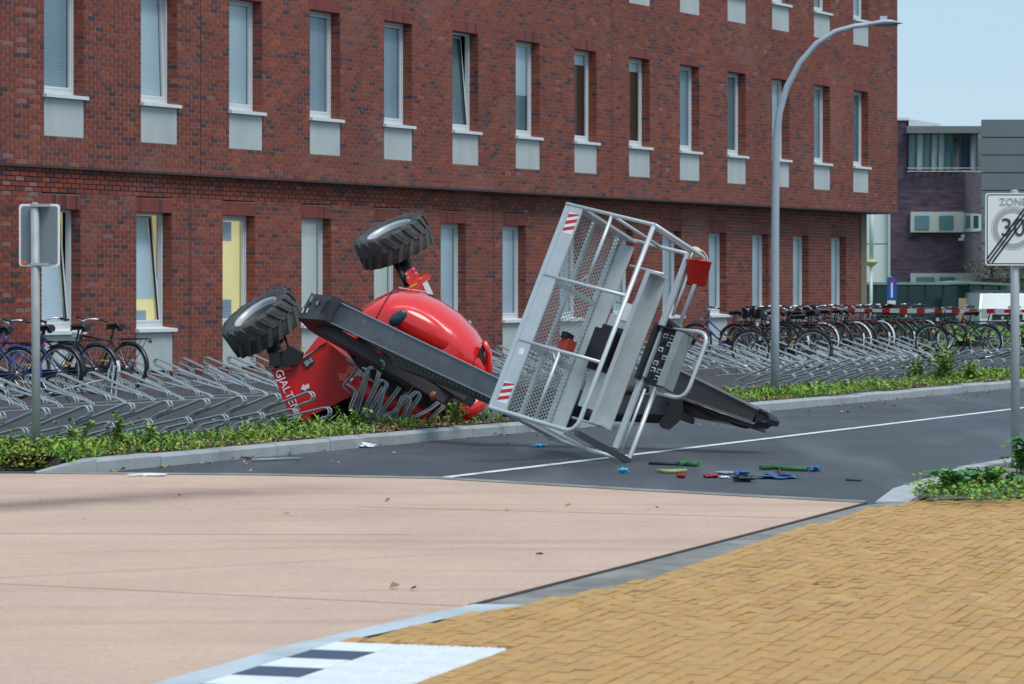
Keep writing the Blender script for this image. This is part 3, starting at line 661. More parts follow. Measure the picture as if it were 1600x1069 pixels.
m = MB(); m.prism(flat([(470, 545), (476, 541), (477, 544), (471, 548)], 34.0), BK * .01); m.prism(flat([(437, 574), (443, 572), (444, 574), (438, 576)], 33.96), BK * .01); m.build('warning_decals', M_yel, aw)
# engine hood: lofted shell
prof = [(-.015, 17), (.03, 40), (.093, 61), (.175, 76), (.29, 85), (.43, 87), (.58, 83), (.72, 72), (.825, 57), (.9, 42), (.955, 14)]
ZH = 33.95
SEC = [(-1, -.45), (-1, 0), (-1.0, .2), (-.995, .42), (-.97, .57), (-.87, .71), (-.70, .84), (-.48, .93), (-.25, .985), (0, 1), (.4, .97), (.75, .82), (.95, .5), (1, .2), (1, 0)]
def hood(s, h, w, k):
    ax, ay = 560 + 210 * s, 500 + 110 * s; yy, v = SEC[k]; v *= h if v > 0 else 80
    return W(ax + .464 * v, ay - .886 * v, ZH) + BK * (yy * w)
m = MB(); rows = []
for s, h in prof:
    e = min(1, max(.3, math.sqrt(max(0, 1 - ((s - .45) / .56) ** 4)) * 1.05)); w = .62 * min(1, e)
    rows.append([hood(s, h, w, k) for k in range(len(SEC))])
m.grid(rows); n_ = len(SEC); i = m.add(rows[0]); m.face(list(range(i, i + n_))); i = m.add(rows[-1]); m.face(list(range(i, i + n_))[::-1])
hd = m.build('engine_hood', M_red, aw)
def ellip(mb, c, ex, ey, ez, nu=14, nv=10, mm=0, power=1.0):
    rows = []
    for a in range(nv + 1):
        ph = math.pi * a / nv
        rows.append([c + ex * math.cos(ph) + (ey * math.cos(2 * math.pi * k / nu) + ez * math.sin(2 * math.pi * k / nu)) * math.sin(ph) ** power for k in range(nu + 1)])
    mb.grid(rows, mm)
zs_ = ZH - .585; k_ = FPX / zs_
m = MB(); ellip(m, W(657, 514, zs_), Vector((46, 0, -27)) / k_, Vector((11, 0, 22)) / k_, Vector((0, .10, 0)), 18, 14); m.build('air_scoop', M_red, hd)
m = MB(); ellip(m, W(622, 497, zs_ - .07), Vector((13, 0, 9.5)) / k_, Vector((-5.5, 0, 7.5)) / k_, Vector((0, .035, 0)), 14, 10, power=.8); m.build('air_intake', M_green, hd)
m = MB(); m.prism(flat([(605, 487), (609, 484), (611, 491), (606, 494)], zs_ - .01), BK * .03); m.build('sticker', M_wht, hd)
m = MB(); m.prism(Wp([(738, 572, ZH - .60), (749, 548, ZH - .58), (755, 535, ZH - .50), (757, 558, ZH - .48), (756, 590, ZH - .50), (750, 590, ZH - .58)]), BK * .12); m.build('rear_grille', mat('grille_dark', (0.03, 0.012, 0.014), 0.4), hd)
m = MB()   # bumper ring of the hood end
m.grid([Wp([(754, 532, ZH - .50), (761, 545, ZH - .42), (758, 560, ZH - .50)]), Wp([(763, 545, ZH - .40), (768, 562, ZH - .2), (757, 575, ZH - .48)]), Wp([(768, 565, ZH - .38), (770, 585, ZH - .1), (757, 588, ZH - .48)]), Wp([(768, 588, ZH - .38), (769, 605, ZH - .1), (754, 600, ZH - .48)])])
m.tube(Wp([(756, 534, ZH - .5), (763, 552, ZH - .47), (765, 575, ZH - .45), (764, 598, ZH - .45)]), .035, 8); m.build('hood_end', M_red, hd)
m = MB(); m.tube(Wp([(663, 460, 34.2), (675, 463, 34.3), (684, 470, 34.4)]), .02, 6); m.build('hose', M_blk, aw)
me = text_mesh('GJALTEMA', 0.065, 'lettering', M_wht); o = child('lettering', me, hd)
# lettering lies on the top of the hood, seen almost edge-on
pa, pb = hood(.14, 71, .62, 8), hood(.32, 86, .62, 8); dx = (pb - pa).normalized(); up_ = (hood(.23, 81, .62, 9) - hood(.23, 81, .62, 7)).normalized(); nn0 = dx.cross(up_).normalized(); nn0 = nn0 if nn0.z > 0 else -nn0; put(o, (pa + pb) / 2 + nn0 * .03, dx, up_)
m = MB(); m.tube([hood(.11, 66, .60, k) + (hood(.11, 66, .60, k) - W(585, 512, ZH)).normalized() * .004 for k in range(1, 11)], .006, 5); m.build('panel_seam', M_blk, hd)
m = MB(); m.tube([hood(s_, h_, .625, 2) - BK * .006 for s_, h_ in prof[2:9]], .005, 5); m.build('panel_seam', mat('seam_red', (.2, .004, .005), .5), hd)
for k in range(7):
    x = 612 + k * 16; m = MB(); m.tube(rounded([W(x, 556 + k * 6, 33.0), W(x + 12, 572 + k * 7, 32.9), W(x + 30, 575 + k * 7, 32.95), W(x + 44, 592 + k * 5, 33.0)], .15, 5), .013, 6); m.build('hose', M_blk, aw)
for x, y, z in ((690, 560, 31.3), (610, 521, 32.1), (655, 543, 31.65), (735, 583, 30.85), (570, 503, 32.5)):
    m = MB(); m.tube([W(x, y, z - .04), W(x, y, z + .03)], .014, 8); m.build('bolt', M_gal, aw)
# main boom
m = MB(); fc = Wp([(534, 475, 32.9), (790, 598, 30.3), (778, 627, 30.3), (518, 505, 32.9)]); dirb = (fc[1] - fc[0]).normalized(); dn = (fc[3] - fc[0]).normalized(); back = dirb.cross(dn).normalized()
if back.y < 0: back = -back
m.prism(fc, back * .30); m.build('main_boom', M_boom, aw)
m = MB(); a = fc[0] + (fc[1] - fc[0]) * .36; b = fc[3] + (fc[2] - fc[3]) * .36; m.prism([a - dirb * .004, a + dirb * .004, b + dirb * .004, b - dirb * .004], -back * .003); m.build('boom_seam', M_blk, aw)
m = MB(); m.beam(fc[0] - back * .004 + dn * -.004, fc[1] - back * .004 + dn * -.004, .02, .012); m.beam(fc[3] - back * .004, fc[2] - back * .004, .02, .01); m.build('boom_edge', mat('edge_worn', (0.20, 0.20, 0.21), 0.5), aw)
m = MB(); c = fc[3] + dn * .0 ; u0, u1 = fc[3] + (fc[2] - fc[3]) * .40, fc[2]   # underside channel with energy chain
m.prism([u0 + dn * .004, u1 + dn * .004, u1 + dn * .045 + back * .05, u0 + dn * .12 + back * .05], back * .22)
for k in range(26):
    q = u0 + (u1 - u0) * (k / 26) + dn * (.05 - .03 * k / 26) + back * .01; m.beam(q, q + (u1 - u0) * .03, .02, .03)
m.build('energy_chain', mat('chain_black', (0.035, 0.035, 0.03), 0.6, var=.4, scale=20), aw)
# boom head (knuckle) at the left end
m = MB(); zk = 32.85
m.prism(Wp([(465, 497, 33.05), (486, 459, 33.05), (520, 462, zk), (507, 500, zk)]), back * .32)
m.prism(Wp([(505, 500, zk), (521, 462, zk), (530, 466, zk + .03), (515, 505, zk + .03)]), back * .34)
m.prism(Wp([(514, 505, zk + .05), (530, 467, zk + .05), (536, 473, zk + .08), (519, 507, zk + .08)]), back * .3)
kn = m.build('boom_head', mat('boom_head_grey', (0.060, 0.058, 0.065), 0.45, var=.12, scale=5, dirt=.06), aw)
m = MB(); m.prism(Wp([(500, 490, zk - .02), (501, 486, zk - .02), (509, 471, zk - .02), (514, 469, zk - .02), (513, 473, zk - .02), (504, 488, zk - .02)]), BK * .03); m.build('slot', M_blk, kn)
m = MB(); m.prism(flat([(482, 471), (486, 457), (494, 461), (489, 474), (480, 475)], 33.0), BK * .12); m.prism(flat([(492, 476), (494, 470), (500, 469), (497, 478)], 32.93), BK * .03); m.build('work_light', mat('lamp_grey', (0.10, 0.11, 0.11), 0.4), kn)
m = MB(); m.prism(flat([(483, 470), (487, 462), (490, 464), (486, 472)], 32.98), BK * .02); m.prism(flat([(493, 475), (495, 471), (498, 471), (496, 477)], 32.915), BK * .02); m.build('lamp_lens', mat('lens', (0.25, 0.30, 0.28), 0.2), kn)
m = MB(); m.prism(flat([(471, 488), (473.5, 482), (475.5, 482), (473, 489)], 33.0), BK * .03); m.prism(flat([(477.5, 488), (480.5, 482), (482.5, 482), (479.5, 489)], 32.99), BK * .03); m.build('sticker', M_wht, kn)
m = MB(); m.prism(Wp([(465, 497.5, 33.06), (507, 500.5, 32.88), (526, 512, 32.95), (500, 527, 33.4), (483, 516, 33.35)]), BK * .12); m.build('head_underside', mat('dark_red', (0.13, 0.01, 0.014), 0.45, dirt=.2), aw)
# lower arms, links and cylinders under the boom
def lk(p, q, w, h): m.beam(W(*p), W(*q), w, h, up=(0, -1, .3))
m = MB(); lk((500, 516, 33.2), (640, 592, 32.6), .10, .14); lk((506, 512, 33.1), (700, 625, 32.0), .12, .07); lk((560, 530, 33.0), (668, 588, 32.5), .07, .05); lk((640, 570, 32.6), (735, 626, 31.8), .1, .13)
m.build('lower_arm', M_boom2, aw)
m = MB(); m.tube(Wp([(508, 520, 33.3), (560, 548, 33.2), (600, 575, 33.0), (640, 606, 32.8)]), .06, 10); m.tube(Wp([(575, 530, 33.2), (640, 575, 32.9), (682, 618, 32.6)]), .05, 10); m.tube(Wp([(520, 515, 33.1), (545, 540, 33.1), (556, 560, 33.1)]), .03, 8)
m.build('hydraulic_cylinder', M_blk, aw)
m = MB(); m.beam(W(600, 548, 32.7), W(682, 620, 32.2), .05, .075, up=(0, -1, .3)); m.beam(W(602, 540, 32.8), W(672, 602, 32.4), .03, .06, up=(0, -1, .3)); m.build('link_bar', M_boom2, aw)
m = MB(); ellip(m, W(679, 618, 32.1), Vector((.055, 0, 0)), Vector((0, .05, 0)), Vector((0, 0, .05))); m.build('copper_pin', M_cop, aw)
m = MB(); m.prism(flat([(588, 548), (596, 551), (600, 558), (598, 563), (592, 558)], 32.6), BK * .05); m.build('lever', M_redd, aw)
m = MB(); m.tube(Wp([(594, 562, 32.5), (600, 566, 32.5), (601, 573, 32.5), (597, 577, 32.5)]), .012, 6); m.build('hook', M_gal, aw)
m = MB()   # dark machinery block behind the arms
m.prism(flat([(520, 520), (600, 548), (690, 590), (745, 615), (736, 640), (700, 652), (650, 640), (600, 610), (560, 575)], 33.6), BK * .5)
for k in range(14):
    x = random.uniform(600, 735); y = 560 + (x - 600) * .42 + random.uniform(0, 26); m.cbox(W(x, y, 33.5), random.uniform(.06, .2), .2, random.uniform(.05, .15))
m.build('machinery', mat('machinery_black', (0.017, 0.017, 0.019), 0.5, var=.5, scale=9), aw)
m = MB()
for x, y in ((684, 604), (689, 613), (702, 622), (725, 628), (722, 634)): m.cbox(W(x, y, 33.3), .05, .04, .04)
m.build('fittings', M_rim, aw)
m = MB(); m.prism(flat([(711, 612), (722, 615), (713, 634), (706, 632)], 33.3), BK * .2); m.build('link_plate', M_boom, aw)
m = MB()   # red lower body tube
m.tube(Wp([(553, 600, 33.9), (590, 618, 33.8), (640, 640, 33.7), (694, 660, 33.6)]), [.10, .125, .12, .08], 14); m.build('counterweight', M_redd, aw)
m = MB(); m.tube(Wp([(754, 622, 33.3), (742, 632, 33.2), (731, 642, 33.15), (724, 650, 33.1)]), [.09, .11, .10, .07], 10); m.build('bumper', M_red, aw)
m = MB(); m.prism(flat([(727, 628), (732, 620), (738, 624), (732, 634)], 33.3), BK * .2); m.prism(flat([(745, 640), (758, 622), (766, 630), (758, 645)], 33.35), BK * .1); m.build('bumper_trim', M_alu, aw)
# outer boom behind the basket
m = MB(); fb = Wp([(770, 600, 30.6), (1052, 612, 29.7), (1048, 648, 29.7), (765, 640, 30.6)]); m.prism([fb[0], W(1056, 620, 29.7), W(1044, 648, 29.7), fb[3]], BK * .3); m.build('outer_boom', M_boom2, aw)
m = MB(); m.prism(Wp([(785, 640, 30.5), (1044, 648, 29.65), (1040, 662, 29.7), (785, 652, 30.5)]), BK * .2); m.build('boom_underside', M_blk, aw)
m = MB(); m.prism(flat([(1040, 650), (1052, 624), (1066, 620), (1068, 640), (1062, 658), (1046, 672), (1034, 669), (1031, 662)], 29.45), BK * .3); m.prism(flat([(1060, 640), (1086, 655), (1084, 664), (1062, 656)], 29.5), BK * .15); m.build('knuckle', M_blk, aw)
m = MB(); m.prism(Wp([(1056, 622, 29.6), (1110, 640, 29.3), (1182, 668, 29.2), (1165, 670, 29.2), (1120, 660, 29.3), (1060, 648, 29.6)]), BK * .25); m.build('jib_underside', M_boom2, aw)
m = MB(); fj = Wp([(1052, 574, 29.7), (1184, 640, 29.15), (1175, 659, 29.15), (1038, 612, 29.7)]); dj = (fj[1] - fj[0]).normalized(); bj = dj.cross((fj[3] - fj[0]).normalized()).normalized(); bj = bj if bj.y > 0 else -bj
m.prism(fj, bj * .34); jib = m.build('jib', M_boom2, aw)
m = MB(); m.beam(fj[0] - bj * .004, fj[1] - bj * .004, .03, .012); m.beam(fj[3] - bj * .004, fj[2] - bj * .004, .04, .012); m.build('jib_edge', mat('edge_brown', (0.15, 0.135, 0.135), 0.5), jib)
m = MB(); dz = (fj[3] - fj[0]).normalized(); m.prism([fj[3] + dz * .02, fj[2] + dz * .02, fj[2] + dz * .06 + dj * .02, fj[3] + dz * .09], bj * .3); m.build('jib_lower_rail', M_blk, jib)
m = MB(); zz = 29.12; cap = [W(1184, 641, zz), W(1193, 645, zz), W(1198, 653, zz), W(1195, 660, zz), W(1185, 659, zz), W(1178, 664, zz)]; m.prism(cap, bj * .28); m.tube(rounded([W(1186, 641, zz), W(1200, 646, zz), W(1201, 660, zz), W(1185, 660, zz)], .08), .02, 8); m.build('jib_end_cap', M_blk, jib)
# ------------------------------------------------------------------ basket
KB = 174.0; ZC = FPX / KB
bc = W(937, 520, ZC); aL = Vector((-122, -46, -317)) / KB; aH = Vector((125, -104, -33)) / KB; aD = Vector((85, 118, -50)) / KB
LL, LH, LD = aL.length, aH.length, aD.length; uL, uH, uD = aL.normalized(), aH.normalized(), aD.normalized(); b0 = bc - (aL + aH + aD) / 2
def B(l, h, d): return b0 + uL * (l * LL) + uH * (h * LH) + uD * (d * LD)
def bbox(mb, l0, l1, h0, h1, d0, d1, mm=0): mb.box(B(l0, h0, d0), uL * ((l1 - l0) * LL), uH * ((h1 - h0) * LH), uD * ((d1 - d0) * LD), mm)
m = MB()   # floor frame with toe boards
bbox(m, 0, 1, 0, .155, -.012, .008); bbox(m, .03, .97, 0, .17, .985, 1.005); bbox(m, 0, .012, 0.001, .19, .01, .984); bbox(m, .988, 1, 0.001, .19, .01, .984)
for l in (.34, .66): bbox(m, l - .012, l + .012, -.05, -.012, .0, 1)
bbox(m, .01, .99, -.05, -.012, .48, .52); bbox(m, 0, 1, -.06, -.005, -.01, .04); bbox(m, 0, 1, -.06, -.005, .96, 1.0)
bk = m.build('basket', M_alu, aw)
m = MB(); r0, r1 = 52, 28      # expanded-metal floor: zigzag strands
for k in range(r1):
    d = (k + .5) / r1; half = .5 / r1
    for j in range(r0):
        l0, l1 = j / r0, (j + 1) / r0; lm = (l0 + l1) / 2; off_ = (0 if k % 2 else 0)
        sg_ = .95 if k % 2 else -.95; a, b_, c_ = B(l0, 0, d - half * sg_), B(lm, 0, d + half * sg_), B(l1, 0, d - half * sg_)
        for p, q in ((a, b_), (b_, c_)):
            w = uD * .0046; h = uH * .007; i = m.add([p - w, p + w, q + w, q - w, p - w + h, p + w + h, q + w + h, q - w + h])
            m.face([i + 4, i + 5, i + 6, i + 7]); m.face([i, i + 3, i + 2, i + 1]); m.face([i, i + 1, i + 5, i + 4]); m.face([i + 2, i + 3, i + 7, i + 6])
m.build('floor_grating', M_alu, bk)
def rail(pts, r=.018, rad=.1, name='rail', mt=None):
    q = MB(); q.tube(rounded([B(*p) for p in pts], rad, 5), r, 10); q.build(name, mt or M_alu, bk)
rail([(0, -.06, 0), (0, .95, 0), (0.0, 1, 0)], rad=.02, name='post'); rail([(0.01, 1, 0), (1, 1, 0), (1, 0.0, 0), (1, -.05, 0)], .021, .13)
rail([(0, 1, -.0), (0, 1, 1), (.33, 1, 1)], .021, .07); rail([(0, .92, 0.02), (0, .88, .95)], .013); rail([(.64, 1, 1), (1, 1, 1), (1, 1, .02)], .021, .05)
rail([(0, .48, .01), (0, .46, .99)], .016); rail([(0, 0, 1), (0, 1, 1)], .018, name='post'); rail([(1, 0, 1), (1, .98, 1)], .018, name='post'); rail([(1, .48, .0), (1, .48, 1)], .016)
for l in (.345, .665): rail([(l, .0, 0), (l, 1, 0)], .017, name='post')
rail([(0.0, .5, 0), (.345, .5, 0)], .016); rail([(.665, .5, 0), (1, .5, 0)], .016)
rail([(.29, .5, 0.0), (.335, .43, 0.0)], .008); rail([(.675, .42, 0), (.72, .5, 0)], .008)
rail([(.12, .2, 1), (.12, .62, 1)], .012, name='post'); rail([(.88, .2, 1), (.88, .62, 1)], .012, name='post'); rail([(.02, .9, .98), (.3, .9, .98)], .014); rail([(.66, .9, .98), (.98, .9, .98)], .014)
rail([(.30, .2, 1), (.30, .6, 1)], .012, name='post')
m = MB(); bbox(m, .0, .96, .80, .86, .95, .985); m.build('flat_bar', M_alu, bk)
m = MB(); bbox(m, .14, .89, .54, .555, .80, .975); bbox(m, .14, .89, .555, .70, .958, .975); bbox(m, .14, .89, .555, .60, .785, .80); bbox(m, .14, .147, .555, .69, .80, .955); bbox(m, .883, .89, .555, .68, .80, .955); m.build('tool_tray', M_alu, bk)
m = MB(); bbox(m, .36, .70, .20, .50, .985, 1.0); bbox(m, .28, .36, .40, .50, .985, .998); bbox(m, .70, .82, .22, .44, .985, .998); m.build('back_panel', M_alu, bk)
m = MB(); bbox(m, .42, .64, .17, .49, .965, .984); m.build('mount_plate', M_blk, bk)
m = MB(); bbox(m, .45, .61, .17, .42, .86, .964); m.build('mount_cover', mat('cover_black', (0.02, 0.02, 0.022), 0.35, var=.3), bk)
m = MB(); bbox(m, .30, .38, .33, .47, .974, .984); m.build('instruction_plate', M_wht, bk)
m = MB(); bbox(m, .555, .61, .02, .12, .60, .74); bbox(m, .53, .56, .02, .09, .58, .70, 1); m.build('foot_pedal', [mat('pedal_red', (0.42, 0.05, 0.03), 0.5), M_blk], bk)
m = MB()   # hazard stickers on the toe board
for l0 in (.035, .865):
    m = MB(); lw = .10; e = -.0135
    m.poly([B(l0, .02, e), B(l0 + lw, .02, e), B(l0 + lw, .14, e), B(l0, .14, e)], 0)
    for k in range(3):
        a = l0 + lw * (k / 3.0 - .02); w_ = lw * .17; sl = -lw * .20
        q = [(a + .012, .02), (a + .012 + w_, .02), (a + w_ + .012 + sl, .14), (a + .012 + sl, .14)]
        q = [(min(max(x, l0), l0 + lw), y) for x, y in q]; m.poly([B(x, y, e - .002) for x, y in q], 1)
    m.build('hazard_sticker', [M_wht, M_stripe], bk)
m = MB(); m.poly([B(.70, .05, -.0135), B(.73, .05, -.0135), B(.73, .11, -.0135), B(.70, .11, -.0135)], 0); m.build('small_sticker', M_wht, bk)
m = MB(); bbox(m, .985, 1.012, .99, 1.03, .0, 1.0); m.build('end_channel', mat('channel_dark', (0.06, 0.065, 0.07), 0.5), bk)
# control console on the top rail
m = MB(); bbox(m, .37, .63, .80, .84, .88, 1.08, 0); bbox(m, .37, .63, .841, 1.06, .97, 1.08, 0); bbox(m, .368, .632, 1.061, 1.14, .90, 1.09, 6)
bbox(m, .362, .369, .80, 1.10, .90, 1.08, 0)
for l in range(7):
    for h in range(2):
        ll = .39 + l * .033; hh = .90 + h * .075
        if (l * 3 + h * 2) % 5 < 3: bbox(m, ll, ll + .02, hh, hh + .045, .955, .969, 2)
        bbox(m, ll + .006, ll + .017, hh + .015, hh + .042, .925 if (l + h) % 2 else .94, .955, [3, 4, 0, 0, 0, 5][(l * 2 + h * 3) % 6] if (l, h) in ((3, 1), (4, 0), (6, 1)) else 0)
bbox(m, .39, .61, .85, .875, .93, .97, 1)
m.build('control_console', [M_blk, M_alu, M_wht, M_stripe, M_yel, mat('blue_sticker', (0.03, 0.12, 0.5), 0.5), mat('console_side', (.26, .28, .28), .5, var=.15, dirt=.2)], bk)
rail([(.36, .95, 1), (.33, 1.36, 1), (.66, 1.36, 1), (.66, .98, 1)], .019, .14, 'console_guard')
m = MB(); m.tube([W(1040, 503, 28.2), W(1058, 515, 28.2), W(1086, 535, 28.2)], [.045, .04, .035], 8); m.build('arm_rest', M_blk, bk)
m = MB(); m.tube(Wp([(945, 600, 28.6), (900, 640, 29.0), (880, 660, 29.6)]), .09, 10); m.tube(Wp([(915, 620, 29.0), (960, 612, 29.2), (1010, 606, 29.4)]), .05, 8); m.build('basket_mount', M_blk, aw)
# bucket hanging from the basket corner
bt = B(0, 1, 1) + Vector((-.02, .05, -.02)); ax = Vector((.12, 0.1, 1)).normalized(); top = W(1092, 408, bt.y)
bu = thing('bucket', 'red plastic bucket hanging from the rail at the top corner of the basket', 'bucket', top - UP * .22)
m = MB(); m.lathe([(.085, -.22), (.088, -.22), (.116, 0), (.122, 0), (.122, -.012), (.113, -.014), (.11, 0), (.08, -.215), (.001, -.215)], top, ax, 24); m.build('body', mat('bucket_red', (0.70, 0.02, 0.015), 0.45), bu)
m = MB(); x = ax.orthogonal().normalized(); y = ax.cross(x); m.tube([top + (x * math.cos(R(a)) * .118 + ax * math.sin(R(a)) * .10) for a in range(0, 181, 15)], .007, 6); m.build('handle', M_wht, bu)
gl = thing('work_glove', 'pale yellow work glove draped over the basket rail above the red bucket', 'glove', W(1088, 392, bt.y))
m = MB(); ellip(m, W(1087, 391, bt.y), Vector((.05, 0, -.015)), Vector((0, .04, 0)), Vector((.01, 0, .03)))
for k in range(4): m.tube(Wp([(1080 + k * 3, 392, bt.y), (1078 + k * 3.5, 398, bt.y), (1077 + k * 4, 403 + k % 2, bt.y)]), .012, 6)
m.build('glove_body', mat('glove_cream', (0.62, 0.58, 0.32), 0.8, var=.2, scale=12), gl)
# ------------------------------------------------------------------ bicycle racks
def hoop_mesh(high):
    """local: x = towards the nose, y = along the row, z up; double bent tube"""
    t, q = (0.37, 0.0) if high else (0.20, 0.0); m = MB()
    for s in (-.03, .03):
        P = lambda x, z: Vector((x, s, z))
        base = 0.13 if high else 0.045
        pts = [P(-.42, 0), P(-.42, base - .04), P(-.37, base), P(.27, t - .006)]
        nose = arc(P(.30, t - .05), .05, 105, -95, 7, Vector((1, 0, 0)), Vector((0, 0, 1)))
        pts = rounded(pts, .07, 3) + nose + rounded([P(.26, t - .11), P(.15, t - .16), P(.13, max(.01, t - .22)), P(.13, 0)], .06, 3)
        m.tube(pts, .0108, 7)
    m.tube([(.348, -.03, t - .05), (.348, .03, t - .05)], .009, 6); m.tube([(.29, -.03, t), (.29, .03, t)], .008, 5)
    return m.mesh('hoop', M_rack)
HM = {True: hoop_mesh(True), False: hoop_mesh(False)}
def bent_mesh(kx, kz):
    me = HM[True].copy()
    for v in me.vertices:
        z = v.co.z; v.co.y += kx * z * z * 2; v.co.x += kz * z * z * 1.5; v.co.z *= 1 - .25 * abs(kz)
    return me
rackn = 0
def rack_row(d, t0, t1, dirn, label, group, skip=(), ph=0, sec=90):
    """d = distance of the posts from the facade line; dirn +1 nose to the road, -1 nose to the wall"""
    t = t0; k = ph
    while t < t1 - .3:
        te = min(t + sec, t1); o = F(t, d, .095); rz = math.atan2(N.y, N.x) + (0 if dirn > 0 else math.pi)
        r = thing('bicycle_rack', label, 'bike rack', o, rz, group); ln = te - t
        sgn = 1 if dirn > 0 else -1
        for x in (-.42, .13):
            m = MB(); m.box((x - .02, 0, 0), (.04, 0, 0), (0, sgn * (ln - .05), 0), (0, 0, .012)); me = m.mesh('ground_rail', M_rack); child('ground_rail', me, r)
        n = int((ln - .1) / 0.33)
        for j in range(n):
            tt = t + .16 + j * 0.33; pxh = PX(F(tt, d, .4))[0]
            if any(a < pxh < b for a, b in skip): k += 1; continue
            h = child('hoop', HM[k % 2 == 0], r); h.location = (0, sgn * (.16 + j * 0.33), .006); h.rotation_euler = (random.gauss(0, .025), random.gauss(0, .02), random.gauss(0, .03)); k += 1
        t = te + .03
    return
rack_row(10.75, t_at(-60, 10.75), t_at(508, 10.75), 1, 'long galvanised bicycle rack along the weedy verge between the signpost and the toppled lift', 'racks along the verge by the signpost', ph=0)
rack_row(10.6, t_at(1185, 10.6), t_at(1452, 10.6), 1, 'galvanised bicycle rack of high and low hoops on the verge right of the lamp post', 'racks along the verge by the lamp post')
rack_row(10.3, t_at(1462, 10.3), t_at(1680, 10.3), 1, 'galvanised bicycle rack behind the speed zone sign', 'racks behind the zone sign')
rack_row(5.3, t_at(-40, 5.3), t_at(440, 5.3), -1, 'empty galvanised bicycle rack facing the brick wall behind the signpost', 'racks in the middle of the parking beside the fallen lift')
rack_row(5.3, t_at(745, 5.3), t_at(1440, 5.3), -1, 'galvanised bicycle rack in the middle row beyond the basket and lamp post', 'middle row racks beyond the basket')
rack_row(2.3, t_at(-40, 2.3), t_at(440, 2.3), -1, 'galvanised bicycle rack close to the brick wall under the lit windows', 'racks under the lit windows')
rack_row(2.3, t_at(740, 2.3), t_at(1420, 2.3), -1, 'galvanised bicycle rack close to the wall holding the long row of bicycles', 'racks along the wall beyond the lift')
rack_row(7.6, t_at(1130, 7.6), t_at(1440, 7.6), -1, 'low galvanised bicycle rack between the row of bicycles and the lamp post', 'racks between the bicycles and the verge')
# crushed rack below the boom
cr = thing('crushed_bicycle_rack', 'bent and crushed galvanised bicycle rack caught under the fallen boom', 'bike rack', G(640, 668, .1))
def ch(pts, z, r=.0115):
    for s in (0, .06):
        m = MB(); m.tube(rounded([W(x + s * 60, y + s * 25, z - s) for x, y in pts], .06, 4), r, 7); m.build('hoop', M_rack, cr)
ch([(541, 600), (556, 610), (545, 640), (556, 645), (567, 606), (574, 580), (566, 574)], 33.4); ch([(553, 636), (575, 572), (592, 577), (573, 640)], 33.3); ch([(563, 650), (592, 592), (604, 598), (580, 650)], 33.2)
ch([(575, 645), (600, 600), (590, 640), (620, 650), (600, 672)], 33.0); ch([(590, 650), (634, 590), (645, 595), (610, 655)], 32.9); ch([(600, 655), (650, 610), (655, 618), (620, 668)], 32.8); ch([(640, 655), (668, 640), (688, 625), (692, 634), (670, 655)], 32.7); ch([(612, 660), (628, 617), (640, 622), (622, 668)], 32.75)
ch([(748, 655), (765, 628), (775, 640), (790, 655)], 33.0); ch([(758, 660), (780, 636), (800, 655)], 32.8)
# two hoops knocked over in the middle row near the signpost
for px, py, rot, lab in ((128, 607, (0, .5, 1.0), 'bicycle rack hoop bent sideways beside the signpost'), (165, 600, (.2, -.3, -.8), 'bicycle rack hoop twisted over in the empty row')):
    p = G(px, py + 22, .1); r = thing('bent_rack_hoop', lab, 'bike rack', p, math.atan2(N.y, N.x) + math.pi); h = child('hoop', bent_mesh(.5 if px < 150 else -.4, .3), r); h.rotation_euler = rot

